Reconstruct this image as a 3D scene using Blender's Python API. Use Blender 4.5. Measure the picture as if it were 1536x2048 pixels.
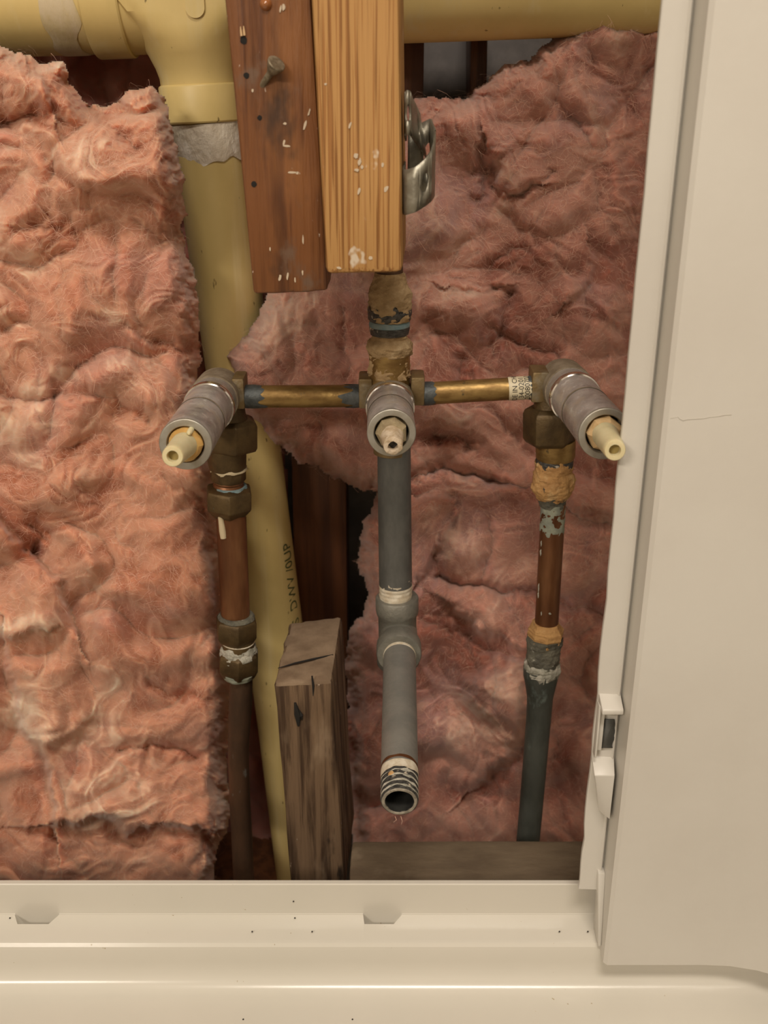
import bpy, bmesh, math, random
import numpy as np
from mathutils import Vector, noise as mnoise

random.seed(7)
for o in list(bpy.data.objects):
    bpy.data.objects.remove(o)
SC = bpy.context.scene
COL = SC.collection

# ------------------------------------------------------------------ camera, world, light
FPX, PITCH, CAMZ = 2040.0, math.radians(22.7), 1.0
SP, CP = math.sin(PITCH), math.cos(PITCH)
cam = bpy.data.cameras.new('camera')
cam.sensor_fit = 'VERTICAL'
cam.sensor_height = 36.0
cam.lens = FPX / 2048.0 * 36.0
cam.clip_start = 0.01
cam.dof.use_dof = True
cam.dof.focus_distance = 0.60
cam.dof.aperture_fstop = 12.0
camo = bpy.data.objects.new('camera', cam)
COL.objects.link(camo)
camo.location = (0, 0, CAMZ)
camo.rotation_euler = (math.pi / 2 - PITCH, 0, 0)
SC.camera = camo

w = bpy.data.worlds.new('bathroom_bounce')
SC.world = w
w.use_nodes = True
w.node_tree.nodes['Background'].inputs[0].default_value = (1.0, 0.86, 0.70, 1)
w.node_tree.nodes['Background'].inputs[1].default_value = 0.03


def area(name, loc, target, sx, sy, power, col):
    l = bpy.data.lights.new(name, 'AREA')
    l.shape = 'RECTANGLE'
    l.size, l.size_y, l.energy, l.color = sx, sy, power, col
    o = bpy.data.objects.new(name, l)
    COL.objects.link(o)
    o.location = loc
    o.rotation_euler = (Vector(target) - Vector(loc)).to_track_quat('-Z', 'Y').to_euler()
    return o


area('ceiling_light', (0.10, -0.45, 2.36), (0.08, -0.30, 0.0), 0.70, 0.30, 22.5, (1.0, 0.90, 0.79))
area('vanity_light', (-1.0, -1.2, 1.90), (0, 0.6, 0.9), 0.60, 0.12, 17.0, (1.0, 0.89, 0.76))

vs = SC.view_settings
vs.view_transform = 'Standard'
vs.look = 'None'
vs.gamma = 1.0
vs.use_curve_mapping = False
vs.exposure = 0.06


# ------------------------------------------------------------------ helpers
def P(px, py, Y):
    """point of the place at depth Y (metres from the photographer) seen at px, py"""
    u = (px - 768.0) / FPX
    v = (1024.0 - py) / FPX
    t = Y / (CP + v * SP)
    return Vector((u * t, Y, CAMZ + t * (-SP + v * CP)))


def PX(n, py, Y):
    """size in metres of n pixels at that place"""
    v = (1024.0 - py) / FPX
    return n * Y / (CP + v * SP) / FPX


MATS = {}


def mk(name, c1, c2=None, ns=(40, 40, 40), lo=.35, hi=.65, patches=(), rough=.6, metal=0., bump=0., bs=None,
       spec=.5, det=6., rough_var=0., metal_var=None, sheen=0., sss=0., trans=0., coat=0., disto=0.):
    m = bpy.data.materials.new(name)
    m.use_nodes = True
    nt = m.node_tree
    N, L = nt.nodes, nt.links
    b = N['Principled BSDF']
    tc = N.new('ShaderNodeTexCoord')

    def nz(scale, detail, d=0.0):
        mp = N.new('ShaderNodeMapping')
        mp.inputs['Scale'].default_value = scale
        L.new(tc.outputs['Object'], mp.inputs[0])
        n = N.new('ShaderNodeTexNoise')
        n.inputs['Scale'].default_value = 1.0
        n.inputs['Detail'].default_value = detail
        n.inputs['Roughness'].default_value = 0.6
        n.inputs['Distortion'].default_value = d
        L.new(mp.outputs[0], n.inputs['Vector'])
        return n.outputs['Fac']

    def ramp(src, a, z):
        mr = N.new('ShaderNodeMapRange')
        mr.interpolation_type = 'SMOOTHSTEP'
        mr.inputs['From Min'].default_value = a
        mr.inputs['From Max'].default_value = z
        L.new(src, mr.inputs['Value'])
        return mr.outputs[0]

    def mix(f, a, c):
        x = N.new('ShaderNodeMix')
        x.data_type = 'RGBA'
        L.new(f, x.inputs[0])
        if isinstance(a, tuple):
            x.inputs[6].default_value = (*a, 1)
        else:
            L.new(a, x.inputs[6])
        x.inputs[7].default_value = (*c, 1)
        return x.outputs[2]

    col = c1
    f0 = None
    if c2 is not None:
        f0 = nz(ns, det, disto)
        col = mix(ramp(f0, lo, hi), c1, c2)
    for p in patches:
        col = mix(ramp(nz(p[1], p[4] if len(p) > 4 else 4.), p[2], p[3]), col, p[0])
    if isinstance(col, tuple):
        b.inputs['Base Color'].default_value = (*col, 1)
    else:
        L.new(col, b.inputs['Base Color'])
    b.inputs['Roughness'].default_value = rough
    b.inputs['Metallic'].default_value = metal
    b.inputs['Specular IOR Level'].default_value = spec
    b.inputs['Sheen Weight'].default_value = sheen
    b.inputs['Coat Weight'].default_value = coat
    b.inputs['Coat Roughness'].default_value = 0.08
    if sss:
        b.inputs['Subsurface Weight'].default_value = sss
        b.inputs['Subsurface Radius'].default_value = (1.0, .45, .35)
        b.inputs['Subsurface Scale'].default_value = 0.006
    if trans:
        b.inputs['Transmission Weight'].default_value = trans
    if rough_var:
        r = N.new('ShaderNodeMapRange')
        L.new(nz((90, 90, 90), 5.), r.inputs['Value'])
        r.inputs['From Min'].default_value, r.inputs['From Max'].default_value = .35, .65
        r.inputs['To Min'].default_value, r.inputs['To Max'].default_value = rough - rough_var, rough + rough_var
        L.new(r.outputs[0], b.inputs['Roughness'])
    if metal_var:
        L.new(ramp(nz(metal_var[0], 5.), metal_var[1], metal_var[2]), b.inputs['Metallic'])
    if bump:
        bp = N.new('ShaderNodeBump')
        bp.inputs['Strength'].default_value = bump
        bp.inputs['Distance'].default_value = 0.002
        L.new(nz(bs or ns, 8., disto), bp.inputs['Height'])
        L.new(bp.outputs[0], b.inputs['Normal'])
    MATS[name] = m
    return m


def tag(o, label=None, cat=None, group=None, kind=None):
    if label: o['label'] = label
    if cat: o['category'] = cat
    if group: o['group'] = group
    if kind: o['kind'] = kind
    return o


def thing(name, loc, label, cat, group=None):
    o = bpy.data.objects.new(name, None)
    o.empty_display_size = 0.02
    COL.objects.link(o)
    o.location = loc
    tag(o, label, cat, group)
    o['root_loc'] = list(loc)
    return o


def root_of(o):
    while o.parent:
        o = o.parent
    return o


class MB:
    """collects shapes in world coordinates, builds ONE mesh object"""

    def __init__(self):
        self.v, self.f = [], []

    def add(self, vs_, fs_):
        k = len(self.v)
        self.v += [tuple(x) for x in vs_]
        self.f += [tuple(i + k for i in f) for f in fs_]
        return self

    def lathe(self, p0, p1, prof, n=32, capa=True, capb=True, jit=0., jf=250., rot=0., ragged=(0., 0.), seed=0):
        """prof: (s, r): s metres along p0->p1"""
        p0, p1 = Vector(p0), Vector(p1)
        ax = (p1 - p0).normalized()
        ref = Vector((0, 1, 0)) if abs(ax.y) < .9 else Vector((0, 0, 1))
        e1 = ax.cross(ref).normalized()
        e2 = ax.cross(e1).normalized()
        vs_, fs_ = [], []
        m = len(prof)
        for i, (s, r) in enumerate(prof):
            for j in range(n):
                a = rot + 2 * math.pi * j / n
                d = e1 * math.cos(a) + e2 * math.sin(a)
                ss, rr = s, r
                if ragged[0] and i == 0:
                    ss += ragged[0] * mnoise.noise(Vector((math.cos(a) * 2.2 + seed, math.sin(a) * 2.2, seed * 1.7))) * 1.6
                if ragged[1] and i == m - 1:
                    ss += ragged[1] * mnoise.noise(Vector((math.cos(a) * 2.2 + seed + 9, math.sin(a) * 2.2, seed * 1.7))) * 1.6
                p = p0 + ax * ss + d * rr
                if jit:
                    q = p * jf + Vector((seed * 3.1, 0, 0))
                    p = p + d * (jit * (mnoise.noise(q * .6) + .6 * mnoise.noise(q * 1.7) + .3 * mnoise.noise(q * 4.)))
                vs_.append(p)
        for i in range(m - 1):
            for j in range(n):
                a, b_ = i * n + j, i * n + (j + 1) % n
                fs_.append((a, b_, b_ + n, a + n))
        if capa: fs_.append(tuple(range(n)))
        if capb: fs_.append(tuple(reversed(range((m - 1) * n, m * n))))
        return self.add(vs_, fs_)

    def tube(self, path, radii, n=28, caps=True, jit=0., jf=200.):
        path = [Vector(p) for p in path]
        if not isinstance(radii, (list, tuple)): radii = [radii] * len(path)
        vs_, fs_ = [], []
        prev = None
        for i, p in enumerate(path):
            t = (path[min(i + 1, len(path) - 1)] - path[max(i - 1, 0)]).normalized()
            if prev is None:
                ref = Vector((0, 1, 0)) if abs(t.y) < .9 else Vector((0, 0, 1))
                e1 = t.cross(ref).normalized()
            else:
                e1 = (prev - t * prev.dot(t)).normalized()
            prev = e1
            e2 = t.cross(e1)
            for j in range(n):
                a = 2 * math.pi * j / n
                d = e1 * math.cos(a) + e2 * math.sin(a)
                q = p + d * radii[i]
                if jit: q = q + d * jit * mnoise.noise(q * jf)
                vs_.append(q)
        for i in range(len(path) - 1):
            for j in range(n):
                a, b_ = i * n + j, i * n + (j + 1) % n
                fs_.append((a, b_, b_ + n, a + n))
        if caps:
            fs_.append(tuple(range(n)))
            fs_.append(tuple(reversed(range((len(path) - 1) * n, len(path) * n))))
        return self.add(vs_, fs_)

    def box(self, lo, hi):
        (x0, y0, z0), (x1, y1, z1) = lo, hi
        return self.hexa([(x0, y0, z1), (x1, y0, z1), (x1, y0, z0), (x0, y0, z0)],
                         [(x0, y1, z1), (x1, y1, z1), (x1, y1, z0), (x0, y1, z0)])

    def hexa(self, front, back):
        """front: TL TR BR BL, back likewise"""
        return self.add(list(front) + list(back),
                        [(0, 3, 2, 1), (4, 5, 6, 7), (0, 1, 5, 4), (1, 2, 6, 5), (2, 3, 7, 6), (3, 0, 4, 7)])

    def build(self, name, mat, parent=None, bevel=0., bseg=2, cuts=0, disp=0., dfreq=(60, 60, 6), angle=35, label=None,
              cat=None, group=None, kind=None, solid=0., merge=0.):
        bm = bmesh.new()
        bv = [bm.verts.new(v) for v in self.v]
        for f in self.f:
            try:
                bm.faces.new([bv[i] for i in f])
            except ValueError:
                pass
        if merge: bmesh.ops.remove_doubles(bm, verts=bm.verts[:], dist=merge)
        bmesh.ops.recalc_face_normals(bm, faces=bm.faces[:])
        if bevel:
            es = [e for e in bm.edges if len(e.link_faces) == 2 and e.calc_face_angle(0) > .5]
            bmesh.ops.bevel(bm, geom=es, offset=bevel, segments=bseg, profile=.5, affect='EDGES')
        if cuts:
            es = [e for e in bm.edges if e.calc_length() > .012]
            bmesh.ops.subdivide_edges(bm, edges=es, cuts=cuts, use_grid_fill=True)
        if disp:
            bm.normal_update()
            for v in bm.verts:
                q = Vector((v.co.x * dfreq[0], v.co.y * dfreq[1], v.co.z * dfreq[2]))
                v.co += v.normal * disp * (mnoise.noise(q) + .6 * mnoise.noise(q * 2.7) + .3 * mnoise.noise(q * 6.1))
        if parent is None:
            xs = [v.co.x for v in bm.verts]; ys = [v.co.y for v in bm.verts]; zs = [v.co.z for v in bm.verts]
            base = Vector(((min(xs) + max(xs)) / 2, (min(ys) + max(ys)) / 2, min(zs)))
        else:
            base = Vector(root_of(parent)['root_loc'])
        for v in bm.verts: v.co -= base
        me = bpy.data.meshes.new(name)
        bm.to_mesh(me)
        bm.free()
        me.shade_smooth()
        me.set_sharp_from_angle(angle=math.radians(angle))
        me.materials.append(MATS[mat])
        o = bpy.data.objects.new(name, me)
        COL.objects.link(o)
        if parent is None:
            o.location = base
            o['root_loc'] = list(base)
        else:
            o.parent = parent
        if solid:
            md = o.modifiers.new('thickness', 'SOLIDIFY')
            md.thickness = solid
            md.offset = 0
        return tag(o, label, cat, group, kind)


# ------------------------------------------------------------------ materials
mk('surround_white', (.62, .59, .53), (.585, .55, .49), (6, 6, 6), rough=.38, spec=.45, bump=.05, bs=(300, 300, 300))
mk('tub_white', (.63, .595, .52), (.60, .57, .495), (5, 5, 5), rough=.20, spec=.5,
   patches=[((.40, .33, .22), (230, 230, 230), .74, .78, 2.)], bump=.02, bs=(60, 60, 60))
mk('wood_new', (.45, .245, .085), (.23, .10, .028), (520, 520, 7), .52, .60, rough=.62, spec=.3, bump=.4, bs=(520, 520, 7),
   patches=[((.33, .15, .045), (900, 900, 10), .53, .62, 2.), ((.48, .275, .105), (40, 40, 5), .58, .74), ((.66, .55, .42), (75, 75, 60), .66, .72, 3.)], disto=.05, det=3.)
mk('wood_old', (.175, .064, .019), (.085, .028, .009), (170, 170, 7), .38, .62, rough=.40, spec=.5, bump=.9, bs=(190, 190, 14),
   patches=[((.25, .10, .030), (26, 26, 8), .5, .72), ((.06, .027, .013), (36, 36, 18), .54, .70), ((.15, .085, .052), (60, 60, 40), .60, .74),
            ((.58, .48, .38), (200, 200, 120), .69, .73, 3.)], disto=.3)
mk('wood_weathered', (.17, .108, .062), (.055, .031, .017), (170, 170, 9), .40, .62, rough=.8, spec=.25, bump=1., bs=(190, 190, 12),
   patches=[((.27, .19, .12), (40, 40, 12), .55, .75), ((.035, .022, .014), (60, 60, 16), .62, .72),
            ((.42, .34, .25), (170, 170, 60), .68, .74)], disto=.3)
mk('wood_weathered_end_lit', (.25, .175, .11), (.16, .105, .062), (40, 40, 40), rough=.85, bump=.4, bs=(220, 90, 220))  # end grain, lightened: light from above is put into its colour
mk('wood_plate', (.15, .11, .068), (.10, .07, .042), (18, 50, 40), rough=.8, bump=.4, bs=(60, 120, 120),
   patches=[((.22, .17, .115), (22, 22, 22), .58, .75), ((.065, .045, .027), (50, 50, 50), .66, .74)])
mk('wood_dark', (.17, .062, .022), (.085, .03, .012), (110, 110, 6), .36, .66, rough=.6, bump=.5, bs=(130, 130, 10),
   patches=[((.6, .5, .4), (140, 140, 140), .76, .79)])
mk('drywall_back', (.30, .27, .25), (.22, .20, .19), (40, 40, 40), rough=.9, bump=.2)
mk('abs_yellow', (.70, .535, .22), (.60, .46, .18), (14, 14, 9), rough=.42, spec=.4, bump=.06, bs=(60, 60, 60),
   patches=[((.68, .55, .27), (60, 60, 4), .52, .75), ((.24, .17, .06), (150, 150, 55), .69, .73, 3.)])
mk('cement_smear', (.72, .65, .53), (.58, .50, .38), (90, 90, 60), rough=.65, bump=1., bs=(160, 160, 120),
   patches=[((.82, .76, .66), (60, 60, 60), .52, .66)])
mk('primer_smear', (.62, .52, .34), (.56, .46, .25), (140, 60, 60), rough=.5, bump=.3)
mk('print_green', (.07, .09, .03), rough=.5)
mk('ink', (.03, .025, .02), rough=.5)
mk('label_paper', (.66, .58, .40), (.60, .52, .36), (60, 60, 60), rough=.5)
mk('brass_tube', (.36, .235, .085), (.22, .13, .045), (60, 160, 160), rough=.45, metal=.75, bump=.15, bs=(200, 200, 200),
   patches=[((.14, .10, .05), (120, 120, 120), .66, .74)], rough_var=.1)
mk('brass_body', (.25, .175, .08), (.17, .115, .05), (60, 60, 60), rough=.5, metal=.55, bump=.25, bs=(300, 300, 300),
   patches=[((.27, .23, .16), (90, 90, 90), .5, .75)])
mk('brass_dark', (.13, .085, .035), (.075, .048, .02), (60, 60, 60), rough=.48, metal=.55, bump=.25, bs=(250, 250, 250),
   patches=[((.12, .16, .15), (150, 150, 150), .70, .78)])
mk('dusty_cap', (.29, .235, .165), (.20, .155, .10), (120, 120, 120), rough=.85, metal=.15, bump=.35, bs=(500, 500, 500))
mk('solder_grey', (.105, .115, .115), (.06, .068, .07), (150, 150, 150), rough=.5, metal=.4, bump=.3, bs=(300, 300, 300),
   patches=[((.32, .34, .34), (300, 300, 300), .72, .76)])
mk('copper', (.20, .085, .034), (.13, .052, .022), (50, 50, 12), rough=.42, metal=.6, bump=.1, bs=(200, 200, 60),
   patches=[((.27, .125, .055), (40, 40, 10), .5, .7)])
mk('copper_dark', (.115, .06, .032), (.06, .035, .02), (40, 40, 14), rough=.55, metal=.45, bump=.25, bs=(150, 150, 80),
   patches=[((.21, .20, .17), (110, 110, 50), .64, .74)])
mk('copper_green', (.095, .10, .085), (.05, .055, .045), (40, 40, 16), rough=.6, metal=.3, bump=.35, bs=(150, 150, 90),
   patches=[((.17, .21, .19), (70, 70, 35), .58, .72), ((.12, .065, .035), (60, 60, 20), .6, .7)])
mk('galvanised', (.27, .262, .235), (.20, .197, .178), (45, 45, 45), rough=.5, metal=.45, bump=.12, bs=(220, 220, 220),
   patches=[((.30, .29, .27), (110, 110, 110), .68, .76), ((.13, .07, .05), (120, 120, 60), .74, .78)], rough_var=.08)
mk('galvanised_dull', (.145, .143, .132), (.095, .095, .088), (70, 70, 30), rough=.6, metal=.35, bump=.25, bs=(200, 200, 100),
   patches=[((.20, .20, .19), (120, 120, 60), .66, .74)])
mk('galvanised_tee', (.23, .22, .185), (.16, .155, .13), (60, 60, 60), rough=.55, metal=.4, bump=.35, bs=(260, 260, 260))
mk('thread_dark', (.10, .095, .085), (.035, .033, .03), (300, 300, 900), rough=.5, metal=.4, bump=.5, bs=(500, 500, 500),
   patches=[((.55, .48, .38), (160, 160, 160), .60, .66)])
mk('thread_white', (.66, .60, .48), (.50, .42, .30), (200, 200, 200), rough=.6, bump=.3)
mk('bore_dark', (.018, .018, .015), (.008, .008, .007), (120, 120, 120), rough=.7)  # near-black colour stands in for the shade inside the nipple
mk('bore_black', (.012, .014, .012), rough=.6)  # black stands in for the shade inside the chrome sleeves
mk('pipe_rim', (.36, .32, .25), (.18, .155, .12), (200, 200, 200), rough=.6, metal=.2, bump=.4)
mk('putty', (.44, .30, .15), (.33, .215, .10), (110, 110, 110), rough=.85, bump=.9, bs=(230, 230, 320),
   patches=[((.52, .385, .22), (70, 70, 70), .5, .7)])
mk('putty_orange', (.56, .32, .12), (.44, .235, .085), (110, 110, 110), rough=.8, bump=.9, bs=(260, 260, 260),
   patches=[((.62, .42, .20), (70, 70, 70), .5, .7), ((.07, .06, .045), (130, 130, 130), .69, .73)])
mk('putty_grey', (.16, .15, .11), (.09, .085, .065), (130, 130, 130), rough=.8, bump=.9, bs=(260, 260, 260),
   patches=[((.40, .38, .31), (160, 160, 160), .62, .70)])
mk('crust_white', (.52, .49, .41), (.30, .29, .23), (150, 150, 150), rough=.85, bump=1., bs=(300, 300, 300))
mk('patina_green', (.31, .33, .25), (.22, .235, .19), (130, 130, 130), rough=.8, bump=.4)
mk('patina_blue', (.14, .22, .24), (.22, .28, .28), (200, 200, 200), rough=.8)
mk('drip_cream', (.62, .52, .34), rough=.45)
mk('chrome_sleeve', (.42, .385, .355), (.34, .305, .285), (130, 130, 130), rough=.34, metal=.35, bump=.12, bs=(600, 600, 600),
   rough_var=.10, metal_var=((45, 45, 45), .30, .95), patches=[((.45, .385, .31), (55, 55, 55), .50, .72), ((.20, .15, .135), (48, 48, 48), .64, .70), ((.52, .49, .46), (200, 200, 200), .56, .7)])
mk('chrome_bright', (.78, .74, .70), rough=.14, metal=1.)
mk('chrome_face', (.42, .40, .35), (.36, .33, .27), (120, 120, 120), rough=.42, metal=.7)
mk('amber_plastic', (.60, .37, .12), (.48, .27, .075), (120, 120, 120), rough=.45, sss=.3)
mk('tan_plastic', (.58, .40, .205), (.47, .31, .14), (160, 160, 160), rough=.7, bump=.5)
mk('olive_plastic', (.34, .27, .155), (.24, .18, .10), (160, 160, 160), rough=.65, bump=.5)
mk('ivory_plastic', (.66, .585, .36), (.60, .52, .30), (120, 120, 120), rough=.45, sss=.3)
mk('ivory_hole', (.38, .29, .10), rough=.6)
mk('dirty_ivory', (.60, .49, .36), (.42, .31, .19), (220, 220, 220), rough=.7, bump=.6)
mk('steel_strap', (.33, .31, .25), (.22, .20, .155), (120, 120, 120), rough=.40, metal=.75, bump=.2, bs=(300, 300, 300))
mk('nail_steel', (.30, .25, .17), (.15, .115, .07), (300, 300, 300), rough=.5, metal=.5)
mk('hole_black', (.008, .006, .004), rough=.9)  # black stands in for the shade inside nail holes and cracks
mk('sap', (.30, .11, .035), rough=.08, spec=.6, coat=.6)
mk('paint_fleck', (.52, .42, .30), rough=.6)
mk('splinter_tan', (.56, .37, .19), rough=.7)


def wool(name, base, pale, deep, mauve, sd):
    m = mk(name, base, mauve, (9 + sd, 9, 10), .50, .66, rough=1., spec=.05, sheen=.2, sss=1., bump=.20, bs=(380, 380, 380), disto=.6, det=3.)
    nt = m.node_tree
    N, L = nt.nodes, nt.links
    b = N['Principled BSDF']
    b.inputs['Subsurface Scale'].default_value = .010
    src = b.inputs['Base Color'].links[0].from_socket
    at = N.new('ShaderNodeAttribute')
    at.attribute_name = 'dye_shade'          # fibre tint, plus shade painted into creases and hollows
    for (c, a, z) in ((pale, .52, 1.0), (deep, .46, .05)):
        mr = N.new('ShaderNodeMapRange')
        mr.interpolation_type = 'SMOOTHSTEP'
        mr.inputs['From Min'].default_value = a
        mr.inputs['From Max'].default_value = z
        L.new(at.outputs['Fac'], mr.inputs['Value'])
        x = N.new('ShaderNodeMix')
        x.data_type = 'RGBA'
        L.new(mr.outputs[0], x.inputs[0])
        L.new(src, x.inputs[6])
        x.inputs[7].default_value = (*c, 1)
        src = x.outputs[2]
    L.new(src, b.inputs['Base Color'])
    return m


wool('wool_left', (.55, .285, .185), (.745, .545, .40), (.40, .148, .082), (.49, .245, .175), 0)
wool('wool_right_shaded', (.47, .243, .183), (.62, .42, .325), (.33, .138, .10), (.41, .222, .19), 3)  # same wool as the left; dimmer light of this bay put into colour
wool('wool_deep_shaded', (.40, .18, .14), (.48, .26, .21), (.34, .13, .10), (.36, .17, .15), 1)  # darkest copy of the wool, cavity shade put into its colour
mk('wool_fibre', (.70, .44, .33), rough=1., spec=.05)

mk('room_paint', (.58, .54, .47), rough=.8)
mk('room_floor', (.30, .25, .19), rough=.5)
# ------------------------------------------------------------------ the setting
PB = .455      # front of the wall panel
FL = .490      # tub flange
FP = .476      # flange of the wall panel
# back of the cavity
ZC = 2.40


def shell(name, lo, hi, mat, label):
    return MB().box(lo, hi).build(name, mat, label=label, kind='structure')


shell('wall_back', (-1.62, .815, 0), (.92, .835, ZC), 'drywall_back', 'grey wallboard at the back of the wall cavity')
shell('floor', (-1.62, -1.75, -.02), (.92, .835, 0.0), 'room_floor', 'bathroom floor below the tub')
shell('ceiling', (-1.62, -1.75, ZC), (.92, .835, ZC + .02), 'room_paint', 'pale bathroom ceiling')
shell('wall_left', (-1.64, -1.75, 0), (-1.62, .835, ZC), 'room_paint', 'bathroom wall left of the tub')
shell('wall_side', (.92, -1.75, 0), (.94, .835, ZC), 'room_paint', 'bathroom wall on the far right')
shell('wall_front', (-1.62, -1.77, 0), (.92, -1.75, ZC), 'room_paint', 'bathroom wall behind the photographer')
shell('wall_upper_added', (-1.62, .470, 1.45), (.128, .486, ZC), 'surround_white', 'unseen white wall panel added above the opening')  # out of view; added to shade the top of the cavity

# right-hand moulded wall panel: profile in plan, extruded upward
wr = thing('wall_right', P(1420, 1930, PB), 'white moulded shower wall panel with cracked edge right of the opening', None)
del wr['label']
wr['label'] = 'white moulded shower wall panel right of the open cavity'
wr['kind'] = 'structure'
zb = P(1215, 1930, PB).z
zt = ZC - .002
xl = .1303
th = .0045
plan = [(xl, PB + .0245), (xl + .0002, PB + .002), (xl + .0022, PB), (.16, PB), (.19, PB), (.205, PB - .0008), (.22, PB - .004), (.24, PB - .012), (.26, PB - .026),
        (.28, PB - .050), (.295, PB - .080), (.302, PB - .12), (.305, PB - .20), (.306, PB - .45)]
inner = [(xl + th, PB + .0245), (xl + th, PB + th), (xl + th + .001, PB + th)] + [(x + th * (1 if y < PB - .03 else .3), y + th) for x, y in plan[3:]]
mb = MB()
zs = [zb, zb + .003] + [zb + .003 + (zt - zb) * i / 12 for i in range(1, 13)]
n = len(plan)
loop = plan + inner[::-1]
nl = len(loop)
vs_, fs_ = [], []
for z in zs:
    vs_ += [(x, y, z) for x, y in loop]
for i in range(len(zs) - 1):
    for j in range(nl):
        a, b_ = i * nl + j, i * nl + (j + 1) % nl
        fs_.append((a, b_, b_ + nl, a + nl))
for k in (0, len(zs) - 1):
    for j in range(n - 1):
        fs_.append((k * nl + j, k * nl + j + 1, k * nl + nl - 2 - j, k * nl + nl - 1 - j))
mb.add(vs_, fs_)
mb.build('panel', 'surround_white', wr, angle=30)

# the thin flange left of the panel (it carries the cut edge, the ribs and the broken clip socket)
zfb = P(1160, 1778, FP).z
zft = zt
xe = .1165
mb = MB()
edge = []
NZ = 90
rs = random.Random(3)
for i in range(NZ + 1):
    z = zfb + (zft - zfb) * (i / NZ) ** 1.35
    wob = .0006 * mnoise.noise(Vector((0, 0, z * 30))) + (.0012 * max(0, mnoise.noise(Vector((5, 0, z * 70)))) if z < zfb + .42 else 0)
    edge.append((xe + wob, z))
prof = [(0.0, .0030), (0.0, .0005), (.0005, 0.), (.0108, -.0004), (.0116, -.0016), (.0122, -.0014), (.0130, .0012), (.0134, .0022), (.0172, .0022), (.0172, .0044), (.0125, .0044), (.0005, .0034)]
m_ = len(prof)
vs_, fs_ = [], []
for (ex, z) in edge:
    for k, (dx, dy) in enumerate(prof):
        x = ex + dx if dx < .004 else xe + dx
        vs_.append((x, FP + dy, z))
for i in range(NZ):
    for k in range(m_):
        a, b_ = i * m_ + k, i * m_ + (k + 1) % m_
        fs_.append((a, b_, b_ + m_, a + m_))
fs_.append(tuple(range(m_)))
fs_.append(tuple(NZ * m_ + k for k in reversed(range(m_))))
mb.add(vs_, fs_)
fl = mb.build('flange', 'surround_white', wr, angle=30)

# tail of the flange below the cut corner
mb = MB()
z1, z2 = P(1200, 1790, FP).z, P(1205, 1888, .466).z
mb.hexa([(.1262, FP - .004, z1 + .02), (.1304, FP - .004, z1 + .02), (.1304, FP - .012, z2), (.1285, FP - .012, z2)],
        [(.1262, FP + .002, z1 + .02), (.1304, FP + .002, z1 + .02), (.1304, FP + .002, z2), (.1285, FP + .002, z2)])
mb.build('flange_tail', 'surround_white', wr, bevel=.0006)

# broken clip socket on the flange
def zat(py, Y): return P(1200, py, Y).z
def xat(px, py, Y): return P(px, py, Y).x
YS = FP - .010
za, zc = zat(1410, YS), zat(1552, YS)
xa, xb = .1174, .1294
sock = MB()
sock.hexa([(xa + .0004, YS, za - .0035), (xb, YS, za - .0035), (xb, YS, za - .0065), (xa + .0004, YS, za - .0065)],
          [(xa, FP + .001, za + .0012), (xb, FP + .001, za + .0012), (xb, FP + .001, za - .0065), (xa, FP + .001, za - .0065)])
so = sock.build('clip_socket', 'surround_white', wr, bevel=.0007, label='small broken clip socket moulded on the panel edge')
zm = zat(1515, YS)
MB().box((xa, FP - .0035, zm), (xa + .0036, FP, za - .0060)).build('socket_plate', 'surround_white', so, bevel=.0003)
MB().box((xa - .0003, FP - .0055, zm - .004), (xa + .0008, FP + .0005, za - .004)).build('socket_rib', 'surround_white', so, bevel=.0003)
# the broken hole: ragged dark patch where the plastic has torn away
hz0, hz1 = zat(1493, FP), zat(1436, FP)
pts = []
hx0, hx1 = xa + .0040, xb - .0016
for k in range(15):
    f = k / 14
    pts.append((hx1 + .0009 * mnoise.noise(Vector((f * 5.5, 2.3, 0))) * 1.6 - .0012 * max(0, math.sin(f * 9.0)) * .8, hz0 + (hz1 - hz0) * f))
vs_ = [(hx0, FP - .0012, hz0), (hx0, FP - .0012, hz1)] + [(x, FP - .0012, z) for x, z in reversed(pts)]
MB().add(vs_, [tuple(range(len(vs_)))]).build('torn_hole', 'hole_void' if 'hole_void' in MATS else 'galvanised_dull', so, solid=.0006)
sh = MB()
zsb = zat(1555, YS)
sh.hexa([(xa - .0006, YS, zsb + .0012), (xb - .0012, YS, zsb + .0012), (xb - .0012, YS + .001, zsb - .030), (xa + .0062, YS + .010, zsb - .030)],
        [(xa - .0006, FP + .001, zsb + .0075), (xb, FP + .001, zsb + .0075), (xb, FP + .001, zsb - .034), (xa - .0002, FP + .001, zsb - .004)])
sh.build('socket_ramp', 'surround_white', so, bevel=.0006)

# crack in the panel
ck = MB()
pts = [(1341, 838), (1356, 835), (1360, 840), (1366, 843), (1374, 841), (1388, 840), (1404, 839), (1420, 836), (1438, 834), (1450, 832), (1463, 831)]
for i in range(len(pts) - 1):
    a, b_ = P(*pts[i], PB - .0002), P(*pts[i + 1], PB - .0002)
    wd = [.35, .3, .6, .7, .6, .6, .45, .4, .6, .5, .2][i] * .0009
    ck.hexa([a + Vector((0, 0, wd)), b_ + Vector((0, 0, wd)), b_ + Vector((0, .0002, 0)), a + Vector((0, .0002, 0))],
            [a + Vector((0, .0008, wd)), b_ + Vector((0, .0008, wd)), b_ + Vector((0, .0008, -wd)), a + Vector((0, .0008, -wd))])
ck.build('crack_lip', 'surround_white', wr)

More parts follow.
